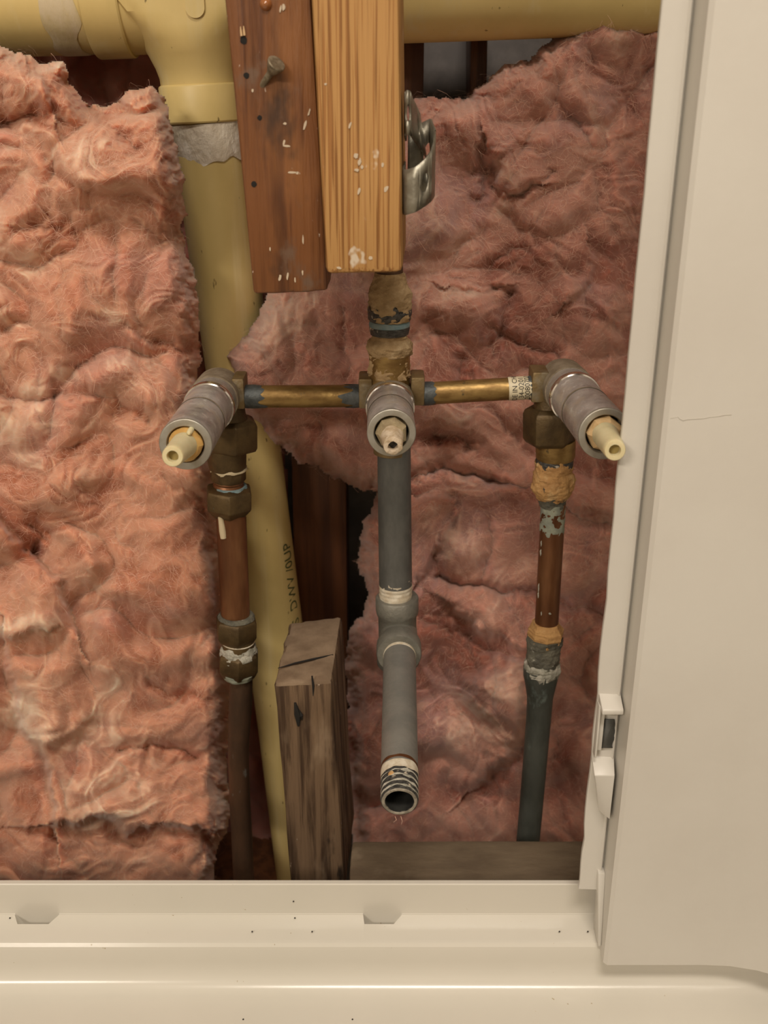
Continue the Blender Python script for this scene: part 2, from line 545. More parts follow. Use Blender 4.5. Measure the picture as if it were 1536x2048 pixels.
# ------------------------------------------------------------------ bathtub
tub = thing('bathtub', (0, .30, 0), 'glossy white bathtub with stepped rim along the bottom edge', 'bathtub')
zf0 = P(600, 1770, FL).z          # flange top
zl = P(600, 1827, FL).z           # ledge
zd = P(600, 1962, .466).z         # deck
slots = [(P(33, 1837, FL).x, P(120, 1837, FL).x, .004, .004), (P(727, 1840, FL).x, P(803, 1840, FL).x, .0008, .005)]


def tub_profile(s):
    """s: 0 plain, 1 inside a weep slot; (Y, z) from the wall to the basin and up the front apron"""
    d = .0075 * s
    return [(FL + .004, zf0 - .03), (FL + .004, zf0), (FL + .0034, zf0 + .0006), (FL + .0006, zf0 + .0006), (FL, zf0), (FL, zl + .004),
            (FL - .0002, zl + .0006 - d), (FL - .0008 - d * .0, zl - .0005 - d * 1.4), (FL - .001 - d * .9, zl - .0005 - d * 1.4), (FL - .0012 - d, zl),
            (.4705, zl - .0014), (.4685, zl - .0022), (.4670, zl - .0040), (.4664, zl - .0065), (.4660, zd + .016), (.4656, zd + .011), (.4644, zd + .0068), (.4622, zd + .0034), (.4590, zd + .0010), (.4545, zd - .0006), (.448, zd - .0016),
            (.440, zd - .0022), (.425, zd - .0032), (.40, zd - .0052), (.375, zd - .008), (.355, zd - .016), (.34, zd - .03),
            (.31, zd - .15), (.29, zd - .30), (.25, zd - .36), (.15, zd - .37), (-.05, zd - .37), (-.13, zd - .33), (-.17, zd - .03),
            (-.185, zd - .01), (-.21, zd - .002), (-.25, zd - .004), (-.262, zd - .02), (-.265, .03), (-.265, .004)]


xs = [-1.05, -.8, -.6, -.45, -.35, -.3]
for (a, b_, ra, rb) in slots:
    xs += [a - .0001, a + ra, b_ - rb, b_ + .0001]
xs += [-.15, -.08, -.05, .02, .05, .08, .11, .15, .22, .30]
xs = sorted(xs)
mb = MB()
vs_, fs_ = [], []
for x in xs:
    s = 0.
    for (a, b_, ra, rb) in slots:
        if a < x < b_: s = 1.
    pr = tub_profile(s)
    vs_ += [(x, y, z) for y, z in pr]
n = len(pr)
for i in range(len(xs) - 1):
    for j in range(n - 1):
        fs_.append((i * n + j, i * n + j + 1, (i + 1) * n + j + 1, (i + 1) * n + j))
mb.add(vs_, fs_)
mb.build('rim', 'tub_white', tub, angle=24)
# specks of dirt on the rim
for (px, py) in [(18, 1826), (505, 1872), (587, 1803), (624, 1856), (590, 1842), (1173, 1890), (1117, 1885), (486, 2033), (704, 1982)]:
    Y = FL - .004 if py < 1850 else (.475 if py < 1900 else .44)
    c = P(px, py, Y)
    c.z = {True: zl + .0002, False: zd - .0022}[py < 1900]
    if py == 1803: c = P(px, py, FL - .0002)
    MB().lathe(c, c + Vector((0, 0, .0005)), [(0, .0006), (.0005, .0003)], n=6).build('dirt_speck', 'ink', tub)

# ------------------------------------------------------------------ timbers
def V(*a): return Vector(a)


def board(name, q, Ys, depth, mat, label, cat='lumber', cuts=0, disp=0., bevel=.0018, dfreq=(60, 60, 6), back=(0, 0), top_up=0.):
    if not isinstance(Ys, (list, tuple)): Ys = [Ys] * 4
    f = [P(px, py, Y) for (px, py), Y in zip(q, Ys)]
    if top_up:
        for a, b_ in ((0, 3), (1, 2)):
            d = (f[a] - f[b_])
            f[a] = f[b_] + d * (1 + top_up / d.length)
    bk = [p + V(back[0], depth, back[1]) for p in f]
    return MB().hexa(f, bk).build(name, mat, None, bevel=bevel, cuts=cuts, disp=disp, dfreq=dfreq, label=label, cat=cat)


st1 = board('wall_stud', [(449, 0), (622, 0), (656, 582), (507, 588)], .517, .089, 'wood_old',
            'dark reddish-brown stained stud with nail holes, beside the yellow pipe', cuts=7, disp=.0006, top_up=.25)
st2 = board('wall_stud', [(622, 0), (799, 0), (805, 545), (652, 549)], .50, .089, 'wood_new',
            'pale orange sawn stud with flat cut end above the middle valve', cuts=7, disp=.0003, bevel=.0030, top_up=.25, back=(.0035, 0))
# weathered stub
stub_q = [(548, 1366), (664, 1360), (690, 1790), (583, 1790)]
zt_ = P(605, 1363, .566).z
f = [P(*p, .566) for p in stub_q]
bk = [p + V(.004, .087, 0) for p in f]
bk[0] = P(577, 1246, .653); bk[1] = P(683, 1231, .653)
stub = MB().hexa(f, bk).build('stud_stub', 'wood_weathered', None, bevel=.0028, cuts=9, disp=.0011, dfreq=(120, 120, 14),
                       label='grey weathered stub of a stud standing beside the spout pipe', cat='lumber')
stub.data.materials.append(MATS['wood_weathered_end_lit'])
for p_ in stub.data.polygons:
    if p_.normal.z > .25 and abs(p_.normal.x) < .6: p_.material_index = 1
ck = [P(556, 1338, .583), P(590, 1328, .588), P(625, 1320, .593), P(666, 1311, .598)]
MB().tube([c_ + V(0, 0, .0006) for c_ in ck], [.0003, .0007, .0008, .0005], n=6).build('crack', 'hole_black', stub)
for (x0, y0, x1, y1, r_) in [(624, 1352, 626, 1392, .0010), (590, 1405, 597, 1452, .0022), (598, 1420, 604, 1440, .0016)]:
    MB().tube([P(x0, y0, .5662), P((x0 + x1) / 2 + 1, (y0 + y1) / 2, .5655), P(x1, y1, .5662)], [r_ * .3, r_, r_ * .3], n=8, jit=.0006, jf=500).build('crack', 'hole_black', stub)
# low board right of the stub, sole plate left
zq = P(900, 1765, .52).z
MB().hexa([P(697, 1766, .520), P(1400, 1766, .520), P(1400, 1766, .520) + V(0, 0, -.04), P(697, 1766, .520) + V(0, 0, -.04)],
          [P(704, 1681, .562), P(1400, 1679, .562), P(1400, 1679, .562) + V(0, 0, -.04), P(704, 1681, .562) + V(0, 0, -.04)]
          ).build('sole_board', 'wood_plate', None, bevel=.0022, cuts=8, disp=.0005, dfreq=(8, 60, 60),
                  label='dusty brown horizontal board at the foot of the right bay', cat='lumber')
zs_ = P(500, 1700, .66).z
MB().box((-.55, .50, zs_ - .120), (-.0655, .80, zs_ - .082)).build('sole_board', 'wood_dark', None, bevel=.002,
                                                              label='dark sole board under the left insulation and yellow pipe', cat='lumber')
MB().box((-.021, .567, zs_ - .120), (.25, .80, zs_ - .060)).build('sole_board', 'wood_dark', None, bevel=.002,
                                                           label='dark sole board behind the low dusty board', cat='lumber')
# timbers at the back
board('back_stud', [(577, 700), (690, 700), (697, 1420), (596, 1420)], .757, .05, 'wood_dark',
      'dark red-brown stud deep in the gap right of the yellow pipe', top_up=.0)
board('back_stud', [(788, -20), (850, -20), (843, 420), (790, 420)], .755, .05, 'wood_dark',
      'dark stud deep behind the perforated strap')
board('back_stud', [(942, -20), (977, -20), (970, 420), (938, 420)], .770, .04, 'wood_old',
      'narrow brown stud deep under the large yellow pipe')


# nail, nail holes, sap on the dark stud
def on(px, py, Y): return P(px, py, Y)


YN = .517
na = thing('bent_nail', on(521, 172, YN), 'bent flat-headed nail sticking out of the dark stud', 'nail')
a, b_ = on(521, 177, YN + .002), on(553, 127, YN - .0065)
L_ = (b_ - a).length
MB().lathe(a, b_, [(0, .0016), (L_ * .82, .0017)], n=14).build('shank', 'nail_steel', na)
MB().lathe(a, b_, [(L_ * .62, .0018), (L_ * .95, .0043), (L_, .0044), (L_ + .0005, .0040)], n=18).build('head', 'nail_steel', na)
for i, (px, py, r) in enumerate([(487, 80, .0016), (493, 151, .0013), (519, 236, .0011), (508, 368, .0013)]):
    c = on(px, py, YN - .0004)
    MB().lathe(c, c + V(0, .003, 0), [(0, r * .55), (.0001, r * 1.05), (.002, r)], n=14, jit=.0003, jf=900).build('nail_hole', 'hole_black', st1)
for px, py, h in [(481, 62, .0036), (487, 61, .004)]:
    a = on(px, py - 9, YN - .0006); b_ = on(px + 2, py + 10, YN - .0008)
    MB().tube([a, (a + b_) / 2, b_], [.0002, .0005, .0006], n=6).build('splinter', 'splinter_tan', st1)
sp_ = on(531, 8, YN - .0008)
MB().lathe(sp_ + V(0, .002, 0), sp_ - V(0, .004, 0), [(0, .0030), (.001, .0029), (.0026, .0022), (.0036, .001), (.0039, .0001)], n=18).build(
    'sap_bead', 'sap', st1, angle=80)
def fleck(px, py, w, h, lean, Y, owner):
    c = on(px, py, Y)
    k = 11
    vs_ = []
    for q in range(k):
        a = 2 * math.pi * q / k
        g = .65 + .6 * abs(mnoise.noise(Vector((px * .13 + math.cos(a) * 1.3, py * .17 + math.sin(a) * 1.3, 0))))
        vs_.append(c + V(w * g * math.cos(a) + lean * math.sin(a), 0, h * g * math.sin(a)))
    vs2 = [v + V(0, .001, 0) for v in vs_]
    MB().add(vs_ + vs2, [tuple(range(k)), tuple(reversed(range(k, 2 * k)))] + [(q, (q + 1) % k, (q + 1) % k + k, q + k) for q in range(k)]).build('paint_fleck', 'paint_fleck', owner)


for (px, py, w_, h_, ln) in [(561, 18, .0006, .0022, .0003), (567, 14, .0009, .0018, .0002), (573, 292, .0022, .0007, -.0006), (568, 285, .0007, .0016, .0004), (584, 345, .0026, .0006, -.0008), (596, 346, .0012, .0008, 0),
                             (560, 556, .0008, .0020, .0004), (575, 552, .0007, .0026, .0003), (590, 560, .0005, .0018, 0), (605, 545, .0005, .0015, 0), (610, 250, .0008, .0028, .0006), (570, 247, .0010, .0008, 0),
                             (618, 225, .0005, .0020, .0006), (505, 181, .0006, .0010, 0), (540, 498, .0005, .0012, 0), (606, 480, .0004, .0030, 0)]:
    fleck(px, py, w_, h_, ln, YN - .0005, st1)
for (px, py, w_, h_, ln) in [(718, 383, .0007, .0022, .0005), (712, 312, .0012, .0016, 0), (719, 324, .0010, .0020, .0003), (714, 340, .0013, .0009, 0), (724, 334, .0008, .0012, 0), (651, 168, .0007, .0006, 0), (741, 516, .0013, .0012, 0), (772, 378, .0012, .0020, .0004), (700, 250, .0006, .0018, .0006),
                             (678, 536, .0014, .0008, -.0005), (765, 330, .0008, .0014, 0)]:
    fleck(px, py, w_, h_, ln, .4997, st2)

# ------------------------------------------------------------------ yellow drain pipe
YD = .720
dp = thing('drain_pipe', P(626, 1930, YD), 'yellow plastic drain pipe with tee, running down left of the studs', 'pipe')
RV = .0235
vp = [P(413, 262, YD), P(459, 600, YD), P(499, 900, YD), P(545, 1240, YD), P(571, 1440, YD), P(626, 1930, YD)]
MB().tube([vp[0] + (vp[0] - vp[1]).normalized() * .03] + vp, RV, n=44).build('vertical_pipe', 'abs_yellow', dp)
RH = .0330
cl_ = P(-120, 113, YD).z + RH * .93
zr0 = P(800, 77, YD).z + RH * .93
xL, xR = P(-500, 100, YD).x, .26
x0h = P(400, 60, YD).x


def hz(x):  # height of the horizontal run at x
    a0, a1 = P(0, 108, YD), P(1290, 62, YD)
    return (a0.z + (a1.z - a0.z) * (x - a0.x) / (a1.x - a0.x)) + RH * .93


def hp(x): return V(x, YD, hz(x))


xh1 = P(262, 100, YD).x
MB().tube([hp(xL), hp(xh1 - .005)], RH, n=56).build('horizontal_pipe', 'abs_yellow', dp)
MB().tube([hp(x0h + .03), hp(xR)], RH, n=56).build('horizontal_pipe', 'abs_yellow', dp)
# tee
te = MB()
te.tube([hp(xh1 - .004), hp(x0h + .06)], RH + .0012, n=56)
hub_a, hub_b = P(401, 168, YD), P(409, 244, YD)
axd = (hub_b - hub_a).normalized()
L_ = (hub_b - hub_a).length
tee = te.build('tee_fitting', 'abs_yellow', dp)
hb = MB()
prof = [(-.050, .0560), (-.042, .0480), (-.034, .0410), (-.026, .0355), (-.018, .0310), (-.010, .0275), (-.004, .0258), (0, .0256), (.0006, .0268),
        (.0015, .0273), (L_ - .001, .0273), (L_, .0266), (L_, RV + .0002)]
hb.lathe(hub_a, hub_b, prof, n=48, capa=False, capb=False)
hb.v = [(x, YD + max(-.0352, min(.0352, y - YD)), z) for x, y, z in hb.v]
hb.build('tee_branch', 'abs_yellow', tee, angle=30)
# hub ring of the tee on the left run
xr0, xr1 = P(196, 110, YD).x, P(243, 110, YD).x
xr2 = P(268, 100, YD).x
hh = MB()
dirx = (hp(xr1) - hp(xr0)).normalized()
hh.lathe(hp(xr0), hp(xr1), [(0, RH + .0004), (.0003, RH + .0028), (.001, RH + .0032), ((xr2 - xr0) - .001, RH + .0032), ((xr2 - xr0), RH + .0024), (xr2 - xr0 + .0001, RH)], n=56, capa=False, capb=False)
hh.build('tee_hub', 'abs_yellow', tee)
# raised oval tab
tb = MB()
tx = P(392, 20, YD - RH).x
ty = YD - .0352 - .0016
tabz = P(392, 36, ty).z
ring, nn = [], 20
for k in range(nn + 1):
    a = math.pi + math.pi * k / nn
    ring.append((tx + .0058 * math.cos(a), tabz + .0058 + .0058 * math.sin(a)))
ring += [(tx + .0058, tabz + .03), (tx - .0058, tabz + .03)]
fr = [(x, ty + .0008 * ((z - tabz) / .03), z) for x, z in ring]
bkr = [(x, ty + .008, z) for x, z in ring]
k = len(ring)
tb.add(fr + bkr, [tuple(range(k)), tuple(reversed(range(k, 2 * k)))] + [(i, (i + 1) % k, (i + 1) % k + k, i + k) for i in range(k)])
tb.build('mould_tab', 'abs_yellow', tee)
# cement smears
a, b_ = P(414, 246, YD), P(424, 318, YD)
L_ = (b_ - a).length
MB().lathe(a, b_, [(0, RV + .0016), (L_ * .4, RV + .0015), (L_ * .8, RV + .0010), (L_ * 1.0, RV + .0002)], n=64, jit=.0006, jf=160, ragged=(0, .0045), seed=4,
           capa=False, capb=False).build('cement_smear', 'cement_smear', dp)
xs0, xs1 = P(118, 60, YD).x, P(150, 60, YD).x
MB().lathe(hp(xs0), hp(xs1), [(0, RH + .0002), (.002, RH + .0006), (.016, RH + .0006), (.018, RH + .0002)], n=60, ragged=(.004, .005), seed=2,
           capa=False, capb=False).build('primer_smear', 'primer_smear', dp)

# ------------------------------------------------------------------ lettering helpers
def text_mesh(body, size, mapper, name, mat, parent, align='CENTER'):
    cu = bpy.data.curves.new('lettering', 'FONT')
    cu.body = body
    cu.size = size
    cu.align_x = align
    cu.align_y = 'CENTER'
    cu.resolution_u = 3
    to = bpy.data.objects.new('lettering', cu)
    COL.objects.link(to)
    dg = bpy.context.evaluated_depsgraph_get()
    dg.update()
    me = bpy.data.meshes.new_from_object(to.evaluated_get(dg))
    vv = [mapper(v.co.x, v.co.y) for v in me.vertices]
    ff = [tuple(p.vertices) for p in me.polygons]
    bpy.data.objects.remove(to)
    bpy.data.curves.remove(cu)
    bpy.data.meshes.remove(me)
    return MB().add(vv, ff).build(name, mat, parent)


pa, pb = P(545, 1240, YD), P(527, 1100, YD)     # axis of the lower pipe, upward
ax_ = (pb - pa).normalized()
side = V(1, 0, 0) - ax_ * ax_.x
side.normalize()
frontv = V(0, -1, 0)
ang0 = math.radians(60)


def pipe_map(u, v):
    a = ang0 - v / RV
    return pa + ax_ * (u + .001) + (side * math.sin(a) + frontv * math.cos(a)) * (RV + .00015)


text_mesh('S  DWV /0UP', .0125, pipe_map, 'printed_lettering', 'print_green', dp, 'LEFT')

# ------------------------------------------------------------------ three-handle valve
YV = .616
va = thing('tub_valve', P(779, 905, YV), 'brass three-handle tub and shower valve with chrome sleeves across the opening', 'valve')


def ring_prof(L, segs): return segs


def rx(px, py, Y=YV): return PX(px, py, Y)


# horizontal brass tubes
def arm(x0, y0, x1, y1, r):
    a, b_ = P(x0, y0, YV), P(x1, y1, YV)
    return a, b_


RA = rx(22.5, 790)
for (a, b_, sol) in [((488, 793), (728, 792), [(488, 526, 0, .004), (688, 726, .006, 0)]), ((838, 788), (1078, 774), [(842, 868, 0, .003), (1058, 1078, .002, 0)])]:
    p, q = P(*a, YV), P(*b_, YV)
    tb_ = MB().tube([p, q], RA, n=36).build('cross_tube', 'brass_tube', va)
    for (s0, s1, r0, r1) in sol:
        f0, f1 = (s0 - a[0]) / (b_[0] - a[0]), (s1 - a[0]) / (b_[0] - a[0])
        u, v_ = p.lerp(q, f0), p.lerp(q, f1)
        Ls = (v_ - u).length
        MB().lathe(u, v_, [(0, RA + .0003), (Ls * .5, RA + .0005), (Ls, RA + .0002)], n=40, jit=.0002, jf=300, ragged=(r0, r1), seed=s0 * .01,
                   capa=False, capb=False).build('solder', 'solder_grey', tb_, label='dark grey solder')
    if a[0] > 700:
        u, v_ = p.lerp(q, (1016 - a[0]) / (b_[0] - a[0])), p.lerp(q, (1062 - a[0]) / (b_[0] - a[0]))
        Ls = (v_ - u).length
        RL = RA + .0003
        lb = MB().lathe(u, v_, [(0, RL), (Ls, RL)], n=40, capa=False, capb=False).build('paper_label', 'label_paper', tb_, label='cream paper label printed in black')
        axl = (v_ - u).normalized()
        upv = (V(0, 0, 1) - axl * axl.z).normalized()
        fw = axl.cross(upv)
        if fw.y > 0: fw = -fw
        for (txt, off, sz) in [('MADE IN CHINA', .26, .0044), ('34-0201', .54, .0046), ('20080703', .80, .0046)]:
            def lm(x, y, off=off):
                al = math.radians(20) + x / RL
                return u + axl * (Ls * off - y) + (fw * math.cos(al) + upv * math.sin(al)) * (RL + .0001)
            text_mesh(txt, sz, lm, 'lettering', 'ink', lb)


def cartridge(name, base, Yb, end, Ye, tip, Yt, rs_, nutmat, stemmat, holemat, hexn, rnut, rst=.0057):
    b0, e0, t0 = P(*base, Yb), P(*end, Ye), P(*tip, Yt)
    ax = (e0 - b0).normalized()
    L = (e0 - b0).length
    # cast body with a domed dusty back
    body = MB().lathe(b0, e0, [(-.0175, .003), (-.0165, .0070), (-.0135, .0108), (-.009, .0136), (-.003, .0150), (.010, .0152), (.022, .0152)], n=40).build(
        'valve_body', 'dusty_cap', va, angle=60)
    # chrome sleeve
    s = L
    sl = MB().lathe(b0, e0, [(s * .16, rs_ * 1.03), (s * .30, rs_ * 1.03), (s * .31, rs_ * 1.07), (s * .33, rs_ * 1.075), (s * .345, rs_ * 1.05), (s * .36, rs_ * 1.02), (s * .58, rs_ * 1.005),
                             (s * .60, rs_ * .985), (s * .62, rs_ * .995), (s * .97, rs_), (s * .99, rs_ * .99), (s, rs_ * .965)], n=64, capa=False, capb=False)
    slo = sl.build('chrome_sleeve', 'chrome_sleeve', va, angle=40, label='dusty chrome sleeve')
    MB().lathe(b0, e0, [(s * .300, rs_ * 1.03), (s * .305, rs_ * 1.075), (s * .312, rs_ * 1.10), (s * .320, rs_ * 1.10), (s * .327, rs_ * 1.075), (s * .330, rs_ * 1.06), (s * .336, rs_ * 1.09), (s * .343, rs_ * 1.10), (s * .350, rs_ * 1.085), (s * .356, rs_ * 1.02)], n=64, capa=False, capb=False).build('bead', 'chrome_bright', slo)
    MB().lathe(b0, e0, [(s * .590, rs_ * .995), (s * .60, rs_ * 1.012), (s * .612, rs_ * 1.005)], n=64, capa=False, capb=False).build('bead', 'dusty_cap', slo)
    MB().lathe(b0, e0, [(s - .0012, rs_ * 1.005), (s - .0005, rs_ * 1.0), (s + .0001, rs_ * .975), (s + .0002, rs_ * .95), (s + .0001, rnut * 1.12), (s - .0008, rnut * 1.06), (s - .012, rnut * 1.05)], n=64, capa=False, capb=False).build(
        'end_ring', 'chrome_face', slo, angle=50)
    MB().lathe(b0, e0, [(s - .012, rnut * 1.06), (s - .0118, .001)], n=40, capa=False, capb=True).build('sleeve_bore', 'bore_black', slo)
    # plastic retaining nut and stem
    nu = MB()
    nu.lathe(b0, e0, [(s - .010, rnut), (s + .0010, rnut), (s + .0022, rnut * .93), (s + .0040, rnut * .80), (s + .0042, rnut * .5)], n=hexn, capa=False, capb=True,
             jit=.0007 if hexn > 8 else .0004, jf=420)
    nuo = nu.build('retaining_nut', nutmat, va, angle=30)
    ta = (t0 - e0)
    st0 = e0 - ax * .004
    Ls = (t0 - st0).length
    MB().lathe(st0, t0, [(0, rst * 1.35), (Ls * .4, rst * 1.22), (Ls * .9, rst * 1.03), (Ls * .985, rst), (Ls, rst * .93), (Ls + .0001, rst * .56), (Ls - .004, rst * .50)], n=30, capa=True, capb=False,
               jit=.0005 if stemmat == 'dirty_ivory' else 0., jf=500).build('stem', stemmat, va, angle=45)
    MB().lathe(st0, t0, [(Ls - .0042, rst * .52), (Ls - .0040, rst * .1)], n=18, capa=True, capb=True).build('stem_hole', holemat, va)
    return nuo, b0, e0, ax


nuL, *_c = cartridge('left', (437, 784), .622, (371, 889), .505, (345, 913), .472, .0139, 'amber_plastic', 'ivory_plastic', 'ivory_hole', 28, .0090, .0053)
b0, e0, ax = _c
# pip on the left nut
pp = e0 + ax * .003 + V(.0035, 0, .0080)
MB().tube([pp - ax * .004, pp + ax * .003, pp + ax * .0042], [.0016, .0014, .0006], n=12).build('locating_pip', 'ivory_plastic', nuL)
cartridge('middle', (779, 792), .624, (783, 866), .540, (786, 893), .523, .0137, 'olive_plastic', 'dirty_ivory', 'thread_dark', 7, .0090, .0052)
cartridge('right', (1126, 766), .622, (1210, 868), .505, (1230, 901), .466, .0139, 'tan_plastic', 'ivory_plastic', 'ivory_hole', 7, .0094, .0052)


def block(x0, y0, x1, y1, Yf, d, mat='brass_body', bev=.0012):
    a, b_ = P(x0, y0, Yf), P(x1, y1, Yf)
    return MB().box((a.x, Yf, b_.z), (b_.x, Yf + d, a.z)).build('port_block', mat, va, bevel=bev)


block(462, 758, 490, 819, .608, .020)
block(717, 758, 745, 818, .608, .020)
block(822, 755, 849, 812, .608, .020)
block(1066, 745, 1096, 806, .608, .020)
# left and right bodies continue downward into the union tails
def vl(px, prof, mat, name, parent, n=32, Y=YV, **k):
    """lathe down a nearly vertical axis: prof = [(py, half-width px)], px = axis (number or function of py)"""
    fx = px if callable(px) else (lambda y: px)
    ys = [p[0] for p in prof]
    a, b_ = P(fx(ys[0]), ys[0], Y), P(fx(ys[-1]), ys[-1], Y)
    pr = []
    for (py, hw) in prof:
        q = P(fx(py), py, Y)
        pr.append(((q - a).dot((b_ - a).normalized()), PX(hw, py, Y)))
    if k.get('jit', 0):
        fine = [pr[0]]
        for (s0, r0), (s1, r1) in zip(pr[:-1], pr[1:]):
            m = max(1, int(abs(s1 - s0) / .0006))
            fine += [(s0 + (s1 - s0) * q / m, r0 + (r1 - r0) * q / m) for q in range(1, m + 1)]
        pr = fine
        n = max(n, 56) if n > 8 else n
        k['jit'] *= 1.25
    kk = {x: k.pop(x) for x in ('capa', 'capb', 'jit', 'jf', 'rot', 'ragged', 'seed') if x in k}
    return MB().lathe(a, b_, pr, n=n, **kk).build(name, mat, parent, **k)


vl(458, [(800, 30), (826, 33), (832, 36), (846, 38), (850, 38)], 'brass_dark', 'outlet_tail', va)
vl(1100, [(790, 30), (812, 33), (818, 36), (836, 38)], 'brass_dark', 'outlet_tail', va)
# centre body: up to the shower, down to the spout
vl(779, [(705, 41), (760, 41), (800, 41)], 'brass_tube', 'centre_body', va)
vl(783, [(800, 40), (880, 37), (905, 36)], 'brass_body', 'centre_tail', va)

# ------------------------------------------------------------------ shower riser above the centre body
sr = thing('shower_riser', P(779, 705, YV), 'putty-smeared pipe fitting going up behind the pale stud', 'pipe')
vl(779, [(300, 27), (560, 27)], 'copper_dark', 'riser_pipe', sr)
vl(779, [(545, 30), (558, 33), (572, 38), (584, 44), (596, 42), (618, 43), (632, 43), (640, 40)], 'putty', 'upper_coupling', sr, n=40, jit=.0011, jf=300)
vl(779, [(618, 43.5), (624, 44.5), (636, 43), (641, 40)], 'thread_dark', 'bare_collar', sr, n=40, jit=.0005, jf=300, ragged=(.004, 0), seed=3)
vl(779, [(641, 39), (645, 41), (651, 41), (655, 38)], 'patina_blue', 'seal_ring', sr, n=40)
vl(779, [(652, 40), (656, 41), (668, 38)], 'thread_dark', 'collar', sr, n=40)
vl(779, [(655, 33), (676, 35), (682, 44), (690, 48), (698, 46), (708, 42), (714, 36)], 'putty', 'putty_ring', sr, n=44, jit=.0012, jf=280)
vl(779, [(708, 40.5), (716, 38), (738, 41.7), (752, 41.6)], 'putty', 'putty_smear', sr, n=44, jit=.0014, jf=330)

# ------------------------------------------------------------------ spout drop and nipple
sd_ = thing('spout_pipe', P(796, 1310, YV), 'grey galvanised drop pipe with tee and threaded nipple pointing out at the tub', 'pipe')
fxd = lambda y: 788 + (y - 905) * .012
vl(fxd, [(890, 33.5), (1168, 33.0)], 'galvanised_dull', 'drop_pipe', sd_, n=36)
vl(fxd, [(1160, 33), (1168, 32.5), (1172, 33.5), (1176, 32), (1180, 33), (1184, 32), (1188, 33), (1194, 32)], 'thread_white', 'taped_thread', sd_, n=36, jit=.0003, jf=300, ragged=(.003, 0), seed=5)
vl(fxd, [(1190, 32), (1200, 31.5)], 'putty_orange', 'rust_ring', sd_, n=30)
YT = YV
fxt = lambda y: 795
tee_t = MB()
a, b_ = P(794, 1193, YT), P(796, 1330, YT)
Lt = (b_ - a).length
k_ = Lt / 137.
R1, R0 = PX(43, 1200, YT), PX(38, 1250, YT)
tee_t.lathe(a, b_, [(0, R1 * .78), (0.0002, R1 * .96), (.001, R1), (k_ * 26, R1), (k_ * 32, R1 * .97), (k_ * 37, R0), (k_ * 100, R0), (k_ * 106, R1), (k_ * 132, R1), (k_ * 137, R1 * .9)], n=44)
# front outlet
na_ = P(797, 1262, YT)          # on the tee axis
zc_ = na_.z
nx = na_.x
fo = V(nx, YT, zc_ - .0005)
fo1 = V(nx, YT - .0300, zc_ - .0012)
RO = .0150
tee_t.lathe(fo, fo1, [(0, R0 * .98), (.012, R0 * 1.0), (.0165, R0 * 1.08), (.0185, RO), (.0285, RO), (.0298, RO * .96), (.0300, RO * .80)], n=44, capa=False, capb=True)
tee_t.build('pipe_tee', 'galvanised_tee', sd_, angle=38)
RN = .01065
nd = V(0, -1, -.005).normalized()
n0 = fo1 + V(.0004, .004, 0)
n1 = P(799, 1603, .455)
nd = (n1 - n0).normalized()
Ln = (n1 - n0).length
MB().lathe(n0, n1, [(.002, RN * .99), (.0055, RN * 1.02), (.0062, RN * .97)], n=40, capa=False, capb=False).build('taped_thread', 'thread_white', sd_)
MB().lathe(n0, n1, [(.0, RN), (Ln - .0235, RN), (Ln - .0225, RN * .985)], n=44).build('nipple', 'galvanised', sd_)
thp = []
nth = 8
for i in range(nth):
    s0 = Ln - .0225 + i * .0225 / nth
    thp += [(s0, RN * (.985 - .008 * i / nth)), (s0 + .0225 / nth * .45, RN * (.985 - .008 * i / nth)), (s0 + .0225 / nth * .5, RN * (.945 - .008 * i / nth)), (s0 + .0225 / nth * .95, RN * (.945 - .008 * i / nth))]
ri = RN * .74
MB().lathe(n0, n1, thp + [(Ln, RN * .93)], n=48, capa=False, capb=False, jit=.00025, jf=500).build('pipe_thread', 'thread_dark', sd_, angle=25)
MB().lathe(n0, n1, [(Ln - .0232, RN * 1.002), (Ln - .0215, RN * 1.012), (Ln - .0175, RN * 1.0)], n=48, capa=False, capb=False, ragged=(.0006, .002), seed=8).build('tape_wrap', 'thread_white', sd_)
for kq, (sq, rq) in enumerate([(.0150, .0022), (.0112, .0016), (.0068, .0020), (.0030, .0014)]):
    MB().lathe(n0, n1, [(Ln - sq, RN * .99), (Ln - sq + .0007, RN * .994), (Ln - sq + .0013, RN * .985)], n=48, capa=False, capb=False, ragged=(rq * .5, rq * .5), seed=11 + kq, jit=.0002, jf=400).build('tape_shred', 'crust_white', sd_)
MB().lathe(n0, n1, [(Ln - .0260, RN * 1.003), (Ln - .0240, RN * 1.006)], n=48, capa=False, capb=False, ragged=(.0008, .0005), seed=6).build('rust_line', 'copper', sd_)
MB().lathe(n0, n1, [(Ln - .0003, RN * .93), (Ln + .0004, RN * .88), (Ln + .0004, ri * 1.04), (Ln - .0004, ri)], n=48, capa=False, capb=False, jit=.0002, jf=600).build('pipe_mouth', 'pipe_rim', sd_)
MB().lathe(n0, n1, [(Ln, ri * 1.0), (Ln - .06, ri * .98), (Ln - .0601, .0005)], n=40, capa=False, capb=True).build('bore', 'bore_dark', sd_)
q = n1 - nd * .011 + V(-.0045, 0, .0088)
MB().lathe(q, q + V(-.0015, -.0002, .003).normalized() * .0012, [(0, .0019), (.0008, .0017), (.0012, .0008)], n=9, jit=.0008, jf=500).build('putty_crumb', 'putty_orange', sd_)
for sgn, ln in ((-.6, .004), (.2, .0055)):
    q0 = n1 + V(sgn * .004, -.0005, -RN * .92)
    MB().tube([q0, q0 + V(.0008, -.0004, -ln * .5), q0 + V(.0016 * sgn, 0, -ln)], [.00016, .00012, .00006], n=5).build('loose_fibre', 'wool_fibre', sd_)

